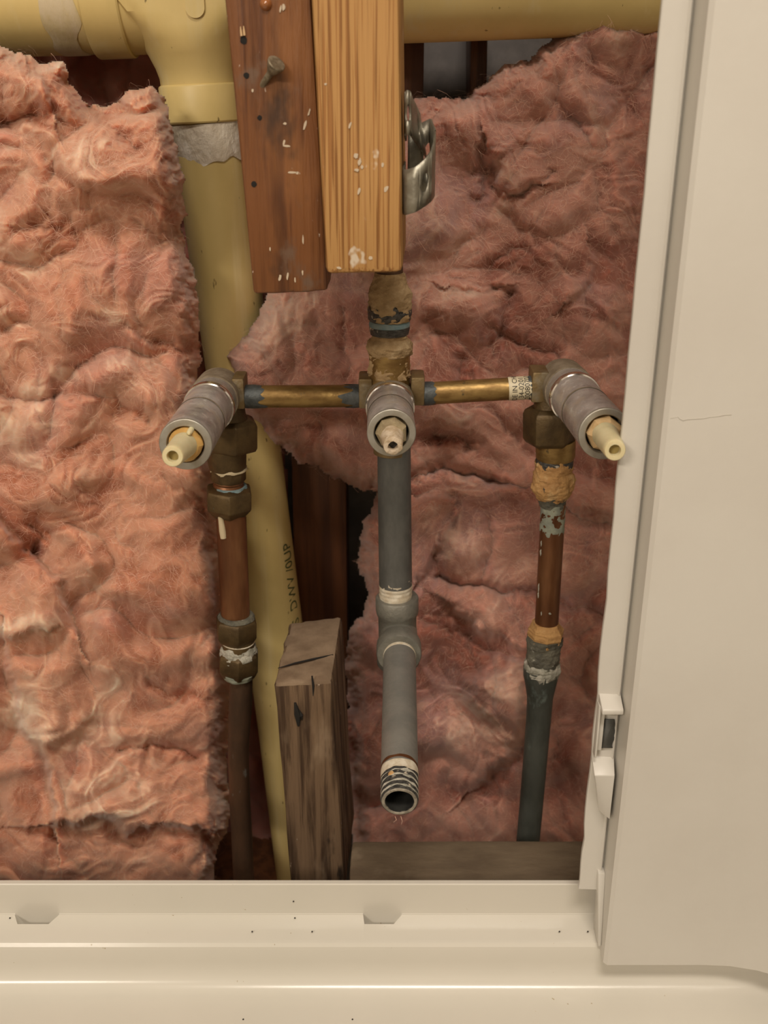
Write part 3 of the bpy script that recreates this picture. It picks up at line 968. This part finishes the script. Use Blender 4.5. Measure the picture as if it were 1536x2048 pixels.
# ------------------------------------------------------------------ left supply
ls = thing('supply_pipe', P(489, 1780, YV), 'left copper supply pipe with dark brass hex unions, in front of the yellow pipe', 'pipe', None)
H = lambda w: w / math.cos(math.pi / 6) * .96
vl(465, [(836, 40), (842, H(46)), (848, H(48)), (890, H(48)), (897, H(45)), (899, 40)], 'brass_dark', 'union_nut', ls, n=6, rot=.25, bevel=.0006)
vl(lambda y: 453 + (y - 900) * .05, [(893, 40), (898, 40), (928, 38), (936, 36)], 'brass_dark', 'union_collar', ls, n=36)
vl(456, [(935, 33), (938, 36), (956, 36), (960, 33)], 'brass_dark', 'washer_ring', ls, n=10)
vl(457, [(934, 36.5), (937, 37), (940, 36)], 'drip_cream', 'sealant_line', ls, n=40, ragged=(.001, .002), seed=3)
vl(457, [(956, 29), (962, 31), (966, 29), (970, 31), (976, 29)], 'copper', 'bare_thread', ls, n=32)
vl(458, [(972, 34), (977, H(43)), (983, H(45)), (1012, H(45)), (1022, H(37)), (1030, 33)], 'brass_dark', 'hex_nut', ls, n=6, rot=.35, bevel=.0006)
vl(460, [(970, 32), (978, 36), (982, 30)], 'patina_blue', 'verdigris_ring', ls, n=30, jit=.0006, jf=300)
lx = lambda y: 462 + (y - 1030) * .044
a, b_ = P(lx(1025), 1025, YV), P(lx(1245), 1245, YV)
MB().tube([a, a.lerp(b_, .5), b_], PX(29.5, 1130, YV), n=36).build('copper_pipe', 'copper', ls)
# cream drip
q0, q1 = P(440, 1022, YV - .0085), P(447, 1076, YV - .0090)
MB().tube([q0, q0.lerp(q1, .35), q0.lerp(q1, .75), q1], [.0020, .0019, .0023, .0020], n=14).build('paint_drip', 'drip_cream', ls, angle=70)
q1b = q1 + V(0, 0, -.001)
vl(473, [(1232, 30), (1236, H(37)), (1241, H(39.5)), (1268, H(39.5)), (1278, H(34)), (1281, 30)], 'brass_dark', 'hex_nut', ls, n=6, rot=.30, bevel=.0006)
vl(473, [(1228, 33), (1234, 37), (1238, 34)], 'putty_grey', 'dust_ring', ls, n=30, jit=.0005, jf=300)
vl(476, [(1274, 31), (1282, 33), (1300, 33), (1308, 34)], 'brass_dark', 'collar', ls, n=30)
vl(476, [(1279, 31), (1282, 33.8), (1285, 31)], 'thread_white', 'tape_line', ls, n=36)
vl(477, [(1290, 33.5), (1298, 35), (1308, 37), (1313, 35)], 'crust_white', 'sealant_collar', ls, n=40, jit=.0010, jf=300, ragged=(.004, .001), seed=2)
vl(478, [(1299, 33), (1305, H(37.5)), (1312, H(39)), (1334, H(39)), (1346, H(33)), (1352, 28)], 'brass_dark', 'hex_nut', ls, n=6, rot=.42, bevel=.0006)
vl(478, [(1340, 36), (1346, 34), (1352, 31)], 'patina_green', 'verdigris_ring', ls, n=30, jit=.0006, jf=300)
pth = [(482, 1345, 0), (482, 1380, 0), (480, 1430, 0), (477, 1480, 0), (477, 1530, 0), (480, 1600, .002), (484, 1680, .004), (489, 1790, .006), (491, 1850, .006)]
MB().tube([P(x, y, YV + d) for x, y, d in pth], [PX(h, 1500, YV) for h in (22, 22.5, 22, 21, 21, 21.5, 22, 22, 22)], n=32, jit=.0004, jf=60).build('lower_pipe', 'copper_dark', ls)

# ------------------------------------------------------------------ right supply
rsu = thing('supply_pipe', P(1052, 1700, YV), 'right copper supply pipe with orange putty joints, next to the white panel', 'pipe')
vl(1100, [(812, 40), (818, H(46)), (826, H(49)), (876, H(49)), (884, H(43)), (886, 38)], 'brass_dark', 'union_nut', rsu, n=6, rot=.15, bevel=.0006)
vl(1111, [(880, 39), (884, 40), (912, 39), (918, 36)], 'brass_tube', 'union_collar', rsu, n=36)
vl(1109, [(914, 35), (918, 37.5), (930, 37), (936, 35)], 'thread_dark', 'bare_thread', rsu, n=36)
rxl = lambda y: 1107 - (y - 940) * .03
vl(rxl, [(920, 36.5), (934, 38), (942, 37), (950, 41), (975, 41), (988, 36), (996, 28)], 'putty_orange', 'putty_joint', rsu, n=44, jit=.0012, jf=260, ragged=(.006, .001), seed=7)
vl(rxl, [(978, 36), (988, 33), (1000, 27), (1012, 25)], 'putty_grey', 'reducer', rsu, n=36, jit=.0006, jf=260)
rpx = lambda y: 1105 - (y - 1040) * .058
vl(rpx, [(1005, 24.6), (1020, 25), (1024, 24.6), (1052, 25), (1060, 24.5)], 'patina_green', 'patina_band', rsu, n=36, jit=.0003, jf=300, ragged=(0, .003), seed=2)
a, b_ = P(rpx(1005), 1005, YV), P(rpx(1262), 1262, YV)
MB().tube([a, b_], PX(24.0, 1140, YV), n=36).build('copper_pipe', 'copper', rsu)
for (px, py, h, w_) in [(1081, 1082, 9, 4), (1080, 1100, 10, 5), (1075, 1170, 14, 4), (1074, 1185, 9, 4), (1080, 1218, 6, 3), (1096, 1216, 3, 6)]:
    xo = P(rpx(py), py, YV).x
    rr = PX(24.0, 1140, YV)
    dx = max(-.9 * rr, min(.9 * rr, P(px, py, YV).x - xo))
    q = V(xo + dx, YV - math.sqrt(rr * rr - dx * dx), P(px, py, YV).z)
    hz_ = PX(h, py, YV) * .8
    wq = PX(w_, py, YV) * .45
    MB().tube([q + V(0, 0, -hz_), q + V(wq * .3, 0, -hz_ * .3), q + V(-wq * .2, 0, hz_ * .4), q + V(.0003, 0, hz_)], [wq * .3, wq, wq * .8, wq * .2], n=8).build('paint_fleck', 'crust_white', rsu)
rfx = lambda y: 1092 - (y - 1250) * .10
vl(rfx, [(1244, 26), (1250, 30), (1258, 36), (1276, 36), (1284, 34)], 'putty_orange', 'putty_joint', rsu, n=8, jit=.0012, jf=300)
vl(rfx, [(1272, 36), (1282, 35), (1300, 33), (1312, 34), (1332, 31)], 'putty_grey', 'elbow_fitting', rsu, n=36, jit=.0010, jf=240)
vl(rfx, [(1322, 32), (1330, 36), (1338, 36.5), (1346, 34)], 'crust_white', 'lime_crust', rsu, n=40, jit=.0012, jf=330, ragged=(.002, .004), seed=4)
pth = [(1083, 1335, 36), (1082, 1350, 35), (1081, 1370, 31), (1080, 1395, 26), (1077, 1440, 25), (1070, 1530, 24), (1063, 1610, 23.5), (1054, 1700, 23)]
MB().tube([P(x, y, YV) for x, y, h in pth], [PX(h, y, YV) for x, y, h in pth], n=36, jit=.0006, jf=80).build('lower_pipe', 'copper_green', rsu)

# ------------------------------------------------------------------ perforated steel strap
stp = thing('pipe_strap', P(835, 428, .515), 'bent perforated steel strap fixed to the side of the pale stud', 'bracket')


def strap(path3, h0v, cells, hole, name, mat='steel_strap', thick=.0009):
    """band that follows path3 (list of points, bottom edge); h0v: list of height vectors; cells: holes at arc fractions"""
    path3 = [Vector(p) for p in path3]
    ls_ = [0.]
    for i in range(len(path3) - 1): ls_.append(ls_[-1] + (path3[i + 1] - path3[i]).length)
    T = ls_[-1]

    def at(s, f):
        s = min(max(s, 0), T)
        for i in range(len(ls_) - 1):
            if s <= ls_[i + 1] + 1e-9: break
        g = (s - ls_[i]) / max(ls_[i + 1] - ls_[i], 1e-9)
        return path3[i].lerp(path3[i + 1], g) + h0v[i].lerp(h0v[i + 1], g) * f
    mb = MB()
    ns = 24
    edges = [0.]
    cw = hole[0] * 1.5
    for c in cells: edges += [c * T - cw, c * T + cw]
    edges.append(T)
    for i in range(0, len(edges) - 1):
        s0, s1 = edges[i], edges[i + 1]
        if i % 2 == 0:
            k = max(2, int((s1 - s0) / .0012))
            for j in range(k):
                for g in range(4):
                    u0, u1 = s0 + (s1 - s0) * j / k, s0 + (s1 - s0) * (j + 1) / k
                    mb.add([at(u0, g / 4), at(u1, g / 4), at(u1, (g + 1) / 4), at(u0, (g + 1) / 4)], [(0, 1, 2, 3)])
        else:
            c = (s0 + s1) / 2
            outer, inn = [], []
            for j in range(ns):
                a = 2 * math.pi * j / ns + math.pi / 4
                cx, cy = math.cos(a), math.sin(a)
                m = max(abs(cx), abs(cy))
                outer.append(at(c + cw * cx / m, .5 + .5 * cy / m))
                inn.append(at(c + hole[0] * cx, .5 + hole[1] * cy))
            mb.add(outer + inn, [(j, (j + 1) % ns, (j + 1) % ns + ns, j + ns) for j in range(ns)])
    return mb.build(name, mat, stp, angle=50, solid=thick, merge=.0002)


# upper folded leg: goes round a tight fold, open to the back
def pz(px, py, Y): return P(px, py, Y)
pb_ = [pz(812, 282, .532), pz(809, 272, .512), pz(811, 270, .507), pz(816, 270, .5055), pz(821, 270, .508), pz(829, 282, .516), pz(839, 296, .526), pz(852, 314, .538)]
pt_ = [pz(812, 190, .532), pz(810, 186, .512), pz(812, 182, .507), pz(815, 180, .5055), pz(819, 182, .508), pz(824, 196, .516), pz(831, 210, .526), pz(839, 228, .538)]
strap(pb_, [t - b for t, b in zip(pt_, pb_)], [.44, .80], (.0024, .20), 'folded_leg')
# lower band: a closed loop
lo_ = [pz(809, 425, .534), pz(806, 428, .506), pz(812, 430, .5025), pz(830, 425, .500), pz(850, 412, .503), pz(861, 403, .507), pz(866, 396, .515), pz(868, 392, .530), pz(858, 388, .540), pz(835, 395, .541), pz(815, 405, .540)]
hh_ = V(0, 0, .0205)
strap(lo_, [hh_ * k for k in (1.2, 1., 1., 1., 1.05, 1.12, 1.25, 1.5, 1.75, 1.7, 1.6)], [.255, .46, .72, .88], (.0027, .19), 'band_loop')

# ------------------------------------------------------------------ glass-wool insulation
def perlin(x, y, seed):
    xi, yi = np.floor(x).astype(np.int64), np.floor(y).astype(np.int64)
    xf, yf = x - xi, y - yi

    def g(ix, iy, dx, dy):
        h = (ix * 374761393 + iy * 668265263 + seed * 1442695041) & 0xFFFFFFFF
        h = ((h ^ (h >> 13)) * 1274126177) & 0xFFFFFFFF
        h = (h ^ (h >> 16)) & 0xFFFF
        a = h * (2 * np.pi / 65536.0)
        return np.cos(a) * dx + np.sin(a) * dy
    u, v = xf ** 3 * (xf * (xf * 6 - 15) + 10), yf ** 3 * (yf * (yf * 6 - 15) + 10)
    n00, n10 = g(xi, yi, xf, yf), g(xi + 1, yi, xf - 1, yf)
    n01, n11 = g(xi, yi + 1, xf, yf - 1), g(xi + 1, yi + 1, xf - 1, yf - 1)
    return (n00 + u * (n10 - n00)) * (1 - v) + (n01 + u * (n11 - n01)) * v * 1.0


def fbm(x, y, seed, octs=4, gain=.5):
    s, a, f = 0., 1., 1.
    for k in range(octs):
        s = s + a * perlin(x * f, y * f, seed + k * 17)
        a *= gain
        f *= 2.03
    return s


def ridged(x, y, seed, octs=3):
    s, a, f = 0., 1., 1.
    for k in range(octs):
        s = s + a * (1 - np.abs(perlin(x * f, y * f, seed + k * 31)) * 2.2)
        a *= .5
        f *= 2.1
    return s


def seg_dist(X, Y, poly, closed=False):
    """unsigned distance to a polyline, signed side (left positive in image sense) of the nearest segment"""
    best = np.full(X.shape, 1e9)
    side_ = np.zeros(X.shape)
    pts_ = list(poly) + ([poly[0]] if closed else [])
    for (ax0, ay0), (bx, by) in zip(pts_[:-1], pts_[1:]):
        dx, dy = bx - ax0, by - ay0
        l2 = dx * dx + dy * dy + 1e-9
        t = np.clip(((X - ax0) * dx + (Y - ay0) * dy) / l2, 0, 1)
        ex, ey = X - (ax0 + t * dx), Y - (ay0 + t * dy)
        d = np.sqrt(ex * ex + ey * ey)
        s = np.sign(dx * ey - dy * ex)
        m = d < best
        best = np.where(m, d, best)
        side_ = np.where(m, s, side_)
    return best, side_


def inside(X, Y, poly):
    r = np.zeros(X.shape, bool)
    k = len(poly)
    for i in range(k):
        (x0, y0), (x1, y1) = poly[i], poly[(i + 1) % k]
        if y0 == y1: continue
        c = ((y0 > Y) != (y1 > Y)) & (X < (x1 - x0) * (Y - y0) / (y1 - y0) + x0)
        r ^= c
    return r


def batt(label, Y0, outline, mat, creases=(), flaps=(), bumps=(), seed=1, step=2.6, roll=60, drop=.05, amp=1.0, fibres=9000, tilt=(0, 0), grain=(1., 1.), rag=7., tufts_and_shade=()):
    xs_ = [p[0] for p in outline]; ys_ = [p[1] for p in outline]
    gx = np.arange(max(min(xs_), -330) - 6, min(max(xs_), 1720) + 6, step)
    gy = np.arange(max(min(ys_), -260) - 6, max(ys_) + 6, step)
    X, Y = np.meshgrid(gx, gy)
    wx = fbm(X / 190., Y / 190., seed + 200, 3, .4) * 60
    wy = fbm(X / 190., Y / 190., seed + 300, 3, .4) * 60
    rx_ = fbm(X / 48., Y / 48., seed + 400, 4, .6) * rag * 1.7
    ry_ = fbm(X / 48., Y / 48., seed + 500, 4, .6) * rag * 1.7
    d, _ = seg_dist(X + rx_, Y + ry_, outline, True)
    ins = inside(X + rx_, Y + ry_, outline)
    sd = np.where(ins, d, -d)
    e = np.clip(sd / roll, 0, 1)
    h = -drop * (.35 * (1 - np.sqrt(np.clip(1 - (1 - e) ** 2, 0.02, 1))) + .75 * (1 - e) ** 2.2)
    # soft billows with sharp valleys, warped
    gxs, gys = grain
    U, W = (X + wx) / 230. * gxs, (Y + wy) / 230. * gys
    bil = np.abs(fbm(U, W, seed, 2)) * 2.0
    h = h + amp * (.026 * (bil - .45) + .012 * fbm(U * 1.1 + 7, W * 1.1, seed + 5, 2))
    bil2 = np.abs(perlin((X + wx * 1.6) / 100. * gxs, (Y + wy * 1.6) / 100. * gys, seed + 40))
    h = h + amp * .0080 * (bil2 * 2 - .4)
    w2x = X + wx * 1.2 + fbm(X / 60., Y / 60., seed + 600, 2) * 14
    w2y = Y + wy * 1.2 + fbm(X / 60., Y / 60., seed + 700, 2) * 14
    h = h + amp * .0016 * perlin(w2x / 44., w2y / 44., seed + 61) + amp * .0007 * perlin(w2x / 24., w2y / 24., seed + 66)
    h = h + amp * .0004 * perlin(w2x / 13., w2y / 17., seed + 71) + amp * .00025 * perlin(w2x / 6.5, w2y / 8., seed + 81)
    # drawn-out wisps and their tint
    an = fbm(X / 260., Y / 260., seed + 90, 2) * 2.5
    q1, q2 = fbm(X / 240., Y / 240., seed + 120, 3), fbm(X / 240., Y / 240., seed + 130, 3)
    r1 = fbm(X / 210. + 1.7 * q1, Y / 210. + 1.7 * q2, seed + 140, 3)
    r2 = fbm(X / 210. + 1.7 * q1, Y / 210. + 1.7 * q2, seed + 150, 3)
    wisp = fbm(X / 230. + .9 * r1, Y / 230. + .9 * r2, seed + 160, 5, .48)
    where = np.clip(.5 + 1.6 * fbm(X / 200., Y / 200., seed + 210, 2), 0, 1)
    fine = where * (1 - np.abs(perlin(X / 120. + 1.5 * r1, Y / 120. + 1.5 * r2, seed + 170)) * 1.6) ** 4
    cloud = fbm(X / 48. + .8 * r2, Y / 48. + .8 * r1, seed + 190, 4, .6)
    dye_shade = .47 + .62 * wisp + .16 * (fine - .3) + .14 * cloud
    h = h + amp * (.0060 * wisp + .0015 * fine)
    xw, yw = X + fbm(X / 45., Y / 45., seed + 800, 3) * 14, Y + fbm(X / 45., Y / 45., seed + 900, 3) * 14
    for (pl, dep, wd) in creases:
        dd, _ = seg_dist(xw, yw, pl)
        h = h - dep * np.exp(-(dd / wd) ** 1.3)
        dye_shade = dye_shade - .25 * np.exp(-(dd / (wd * 1.2)) ** 1.5)  # painted shade: colour darkens along each crease
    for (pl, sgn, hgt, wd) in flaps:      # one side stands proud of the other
        dd, ss = seg_dist(xw, yw, pl)
        ends = np.exp(-(dd / (wd * 2.2)) ** 2)
        up = np.tanh(ss * sgn * dd / 7.) * np.where(ss * sgn > 0, np.exp(-(dd / wd) ** 2), .7 * np.exp(-(dd / (wd * .5)) ** 1.5))
        h = h + hgt * up * (ends > .02)
    for (cx, cy, sx, sy, hgt) in bumps:
        q_ = ((xw - cx) / sx) ** 2 + ((yw - cy) / sy) ** 2
        h = h + hgt * np.exp(-q_)
    for (cx, cy, sx, sy, dv) in tufts_and_shade:
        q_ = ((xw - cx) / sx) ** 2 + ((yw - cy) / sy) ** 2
        dye_shade = dye_shade + dv * np.exp(-q_)  # pale tufts; negative spots paint shade into hollows and beside the panel
    Yd = Y0 - h + tilt[0] * (X - 768) / 1000. + tilt[1] * (Y - 1024) / 1000.
    u = (X - 768.) / FPX
    v = (1024. - Y) / FPX
    t = Yd / (CP + v * SP)
    co = np.stack([u * t, Yd, CAMZ + t * (-SP + v * CP)], -1)
    ok = sd > -1.5
    ny, nx_ = X.shape
    idx = np.arange(ny * nx_).reshape(ny, nx_)
    keep = ok[:-1, :-1] & ok[1:, :-1] & ok[:-1, 1:] & ok[1:, 1:]
    fa = np.stack([idx[:-1, :-1], idx[1:, :-1], idx[1:, 1:], idx[:-1, 1:]], -1)[keep]
    used = np.unique(fa)
    remap = np.full(ny * nx_, -1)
    remap[used] = np.arange(len(used))
    cv = co.reshape(-1, 3)[used]
    fa = remap[fa]
    base = np.array([cv[:, 0].mean(), cv[:, 1].max(), cv[:, 2].min()])
    me = bpy.data.meshes.new('insulation_batt')
    me.vertices.add(len(cv)); me.vertices.foreach_set('co', (cv - base).ravel())
    me.loops.add(fa.size); me.loops.foreach_set('vertex_index', fa.ravel())
    me.polygons.add(len(fa)); me.polygons.foreach_set('loop_start', np.arange(0, fa.size, 4)); me.polygons.foreach_set('loop_total', np.full(len(fa), 4))
    me.update()
    me.validate()
    me.shade_smooth()
    atr = me.attributes.new('dye_shade', 'FLOAT', 'POINT')
    atr.data.foreach_set('value', np.clip(dye_shade, 0, 1).reshape(-1)[used].astype(np.float32))
    me.materials.append(MATS[mat])
    o = bpy.data.objects.new('insulation_batt', me)
    COL.objects.link(o)
    o.location = base
    o['root_loc'] = list(base)
    tag(o, label, 'insulation')
    # loose fibres lying on and standing off the wool
    if fibres:
        rng = np.random.default_rng(seed)
        nrm = np.zeros(len(cv) * 3)
        me.vertices.foreach_get('normal', nrm)
        nrm = nrm.reshape(-1, 3)
        nrm[nrm[:, 1] > 0] *= -1
        k = rng.integers(0, len(cv), fibres)
        p0 = cv[k]
        nn_ = nrm[k]
        ang = an.reshape(-1)[used][k] + rng.normal(0, .9, fibres)
        tdir = np.stack([np.cos(ang), np.zeros(fibres), np.sin(ang)], -1)
        tdir -= nn_ * (tdir * nn_).sum(-1, keepdims=True)
        tdir /= np.linalg.norm(tdir, axis=-1, keepdims=True) + 1e-9
        bdir = np.cross(nn_, tdir)
        ln = rng.gamma(2.2, .0030, fibres)[:, None] + .002
        cur = rng.normal(0, .55, fibres)[:, None]
        lift = np.abs(rng.normal(0, .36, fibres))[:, None] * ln
        wd = rng.uniform(.00004, .00009, fibres)[:, None]
        S = 4
        vv = np.zeros((fibres, (S + 1) * 2, 3))
        for j in range(S + 1):
            f_ = j / S
            c = p0 + tdir * ln * (f_ - .5) + bdir * ln * cur * (f_ - .5) ** 2 * 1.6 + nn_ * (lift * (1 - (2 * f_ - 1) ** 2) * .7 + .00025)
            wj = wd * (1 - .8 * abs(2 * f_ - 1))
            vv[:, 2 * j] = c + bdir * wj
            vv[:, 2 * j + 1] = c - bdir * wj
        q_ = np.array([[2 * j, 2 * j + 1, 2 * j + 3, 2 * j + 2] for j in range(S)])
        ff = (np.arange(fibres)[:, None, None] * ((S + 1) * 2) + q_[None]).reshape(-1, 4)
        vv = vv.reshape(-1, 3) - base
        m2 = bpy.data.meshes.new('loose_fibres')
        m2.vertices.add(len(vv)); m2.vertices.foreach_set('co', vv.ravel())
        m2.loops.add(ff.size); m2.loops.foreach_set('vertex_index', ff.ravel())
        m2.polygons.add(len(ff)); m2.polygons.foreach_set('loop_start', np.arange(0, ff.size, 4)); m2.polygons.foreach_set('loop_total', np.full(len(ff), 4))
        m2.update()
        m2.shade_smooth()
        m2.materials.append(MATS['wool_fibre'])
        fo_ = bpy.data.objects.new('loose_fibres', m2)
        COL.objects.link(fo_)
        fo_.parent = o
        tag(fo_, kind='stuff')
    return o


left_outline = [(-330, 40), (-60, 75), (10, 90), (45, 105), (75, 128), (128, 128), (142, 165), (185, 212), (232, 205), (262, 178), (300, 172), (335, 205), (352, 270), (362, 345), (370, 400),
                (374, 432), (362, 452), (384, 540), (398, 620), (402, 690), (398, 760), (410, 830), (425, 900), (432, 960), (438, 1050), (448, 1130), (455, 1240), (462, 1330), (464, 1400),
                (456, 1480), (454, 1560), (458, 1630), (446, 1680), (430, 1725), (424, 1850), (-330, 1850)]
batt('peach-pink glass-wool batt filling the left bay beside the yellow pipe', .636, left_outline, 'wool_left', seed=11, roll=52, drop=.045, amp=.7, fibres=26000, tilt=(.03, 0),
     creases=[([(-20, 250), (40, 232), (95, 228)], .016, 16), ([(140, 160), (190, 225), (240, 270)], .010, 22), ([(-20, 790), (60, 800), (150, 785), (230, 800), (300, 832)], .008, 13),
              ([(70, 300), (120, 360), (180, 380)], .006, 22), ([(30, 455), (120, 450)], .006, 14), ([(65, 1050), (80, 1075), (60, 1100)], .012, 18),
              ([(240, 1502), (300, 1490), (350, 1495), (395, 1520)], .008, 9), ([(300, 1370), (340, 1385), (420, 1400)], .006, 14), ([(250, 655), (330, 690), (395, 700)], .006, 12),
              ([(330, 960), (400, 1000), (420, 1060)], .004, 14), ([(255, 275), (270, 290)], .008, 18)],
     flaps=[([(-20, 1020), (60, 1105), (112, 1172), (140, 1235), (150, 1262)], 1, .010, 60),
            ([(-20, 1265), (30, 1272), (85, 1262)], -1, .008, 34),
            ([(10, 1290), (30, 1390), (42, 1455), (92, 1508), (102, 1560), (112, 1648)], -1, .012, 70),
            ([(112, 1648), (170, 1642), (212, 1630), (265, 1668), (312, 1650), (398, 1656)], -1, .016, 75),
            ([(60, 130), (95, 180), (108, 228)], 1, .010, 50)],
     bumps=[(170, 330, 130, 120, .012), (60, 640, 120, 90, .006), (260, 620, 90, 80, .006), (240, 1080, 140, 160, .010), (270, 1590, 120, 60, .010), (60, 860, 90, 60, .008)],
     tufts_and_shade=[(45, 1248, 60, 18, .45), (150, 300, 70, 110, .25), (280, 760, 60, 45, .22), (60, 800, 80, 60, .22), (410, 990, 40, 60, .22), (60, 1420, 50, 70, .3), (280, 1600, 90, 45, .25), (230, 640, 70, 40, .18), (280, 1050, 130, 90, -.12), (60, 1580, 60, 70, -.25), (70, 1065, 22, 30, -.3), (90, 215, 60, 22, -.3), (300, 300, 30, 30, -.2), (20, 110, 30, 30, .2), (180, 480, 120, 30, -.15), (320, 900, 60, 30, -.12)])
batt('dim pink wool deep under the left run of yellow pipe', .775, [(-330, -100), (470, -100), (560, 700), (600, 1300), (600, 1800), (330, 1800), (380, 900), (330, 400), (-330, 300)], 'wool_deep_shaded', seed=23, step=6, roll=30,
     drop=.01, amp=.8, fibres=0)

up_outline = [(447, 712), (492, 672), (520, 618), (538, 572), (600, 500), (640, 300), (800, 205), (850, 196), (900, 196), (945, 188), (985, 150), (1010, 128), (1060, 122), (1095, 88), (1130, 55), (1165, 20), (1215, -4),
              (1245, 30), (1290, 34), (1400, 30), (1700, 40), (1700, 1090), (1210, 1060), (1130, 1042), (1068, 1030), (1000, 990), (940, 972), (880, 972), (835, 965), (770, 982), (728, 980), (690, 968), (640, 938), (590, 918),
              (555, 892), (520, 868), (490, 835), (468, 780)]
batt('dusky pink glass-wool batt behind the valves and the upper right bay', .685, up_outline, 'wool_right_shaded', seed=37, roll=48, drop=.04, amp=.62, fibres=22000, tilt=(.035, .0),
     creases=[([(965, 290), (968, 350), (958, 395)], .008, 16), ([(985, 372), (1040, 388), (1075, 372), (1105, 340)], .006, 9), ([(1065, 500), (1020, 495), (985, 530)], .006, 14),
              ([(1020, 590), (1010, 640), (985, 700)], .010, 14), ([(985, 655), (1040, 690), (1110, 708)], .008, 12), ([(870, 872), (905, 878), (940, 888)], .016, 16),
              ([(890, 925), (900, 960)], .010, 14), ([(690, 620), (694, 690), (700, 760)], .005, 12), ([(920, 720), (925, 770)], .012, 18), ([(860, 650), (900, 690)], .006, 18),
              ([(1180, 480), (1260, 560)], .006, 22), ([(1060, 900), (1130, 940), (1230, 960)], .008, 20), ([(985, 820), (1030, 880)], .006, 15), ([(1000, 250), (1100, 235), (1200, 250)], .010, 26),
              ([(830, 120), (900, 200)], .004, 20), ([(1180, 100), (1190, 180), (1280, 230)], .008, 26), ([(620, 850), (700, 900)], .003, 14), ([(905, 560), (950, 560), (985, 575)], .006, 12)],
     flaps=[([(975, 300), (1000, 390), (1070, 375)], -1, .006, 46), ([(905, 575), (960, 582), (1000, 570)], -1, .005, 34), ([(1180, 510), (1190, 560), (1140, 600)], 1, .006, 50)],
     bumps=[(560, 700, 90, 100, .030), (660, 860, 120, 80, .020), (1000, 270, 120, 60, .008), (1130, 450, 100, 90, .006), (1160, 620, 90, 60, .008), (960, 640, 60, 50, .006), (1290, 500, 60, 500, -.03), (1250, 160, 60, 80, -.01)],
     tufts_and_shade=[(560, 660, 60, 70, .22), (1020, 350, 60, 35, .28), (1010, 425, 60, 30, .22), (1010, 260, 130, 50, .10), (960, 580, 60, 20, .22), (1120, 440, 60, 80, .15), (600, 720, 60, 30, -.25), (885, 875, 60, 20, -.35), (920, 745, 30, 40, -.3), (860, 700, 40, 60, -.2), (1260, 400, 60, 400, -.2), (1120, 140, 130, 50, -.15), (1180, 260, 80, 40, .1)])
low_outline = [(756, 940), (742, 1010), (722, 1050), (718, 1100), (722, 1150), (738, 1190), (722, 1230), (700, 1262), (690, 1300), (692, 1380), (688, 1460), (694, 1560), (700, 1640), (712, 1745), (1700, 1745), (1700, 1000),
               (1100, 960), (900, 920)]
batt('pink glass-wool batt in the lower right bay behind the spout pipe', .690, low_outline, 'wool_right_shaded', seed=53, roll=46, drop=.045, amp=.7, fibres=18000, tilt=(.02, .0),
     creases=[([(880, 1158), (940, 1168), (1000, 1180), (1075, 1182)], .014, 8), ([(1120, 1206), (1170, 1214), (1230, 1245)], .014, 14), ([(850, 1235), (900, 1262), (950, 1290), (1000, 1300), (1060, 1330)], .010, 13),
              ([(940, 1275), (945, 1330)], .010, 16), ([(890, 1160), (870, 1120), (905, 1010)], .005, 10), ([(960, 1160), (985, 1100), (975, 1040)], .005, 9), ([(1050, 1500), (1000, 1545), (960, 1570)], .010, 16),
              ([(700, 1560), (720, 1440), (690, 1400)], .012, 24), ([(1120, 1440), (1110, 1560), (1130, 1640)], .010, 24), ([(900, 1580), (980, 1590), (1040, 1600)], .007, 18), ([(1150, 1370), (1200, 1400)], .006, 16),
              ([(850, 1330), (880, 1420)], .004, 20)],
     flaps=[([(900, 1215), (960, 1258), (1000, 1275), (1060, 1310)], -1, .009, 60), ([(1062, 1400), (1050, 1440), (1020, 1520), (960, 1570)], 1, .012, 70), ([(850, 990), (905, 1000), (915, 1030), (880, 1100), (840, 1160)], 1, .007, 50)],
     bumps=[(1010, 1400, 80, 110, .050), (900, 1060, 60, 90, .008), (1170, 1130, 60, 70, .010), (960, 1230, 100, 40, .008), (740, 1310, 40, 90, .010), (860, 1500, 100, 90, .006), (1290, 1300, 60, 400, -.02)],
     tufts_and_shade=[(885, 1065, 36, 75, .40), (730, 1310, 40, 60, .3), (1020, 1390, 70, 80, .22), (1160, 1110, 60, 60, .1), (940, 1225, 100, 35, .14), (900, 1480, 70, 70, .15), (1180, 1380, 50, 60, .12), (860, 1250, 50, 40, -.25), (940, 1310, 50, 30, -.3), (720, 1480, 40, 90, -.3), (1150, 1520, 50, 80, -.25), (1010, 1570, 120, 40, -.2)])
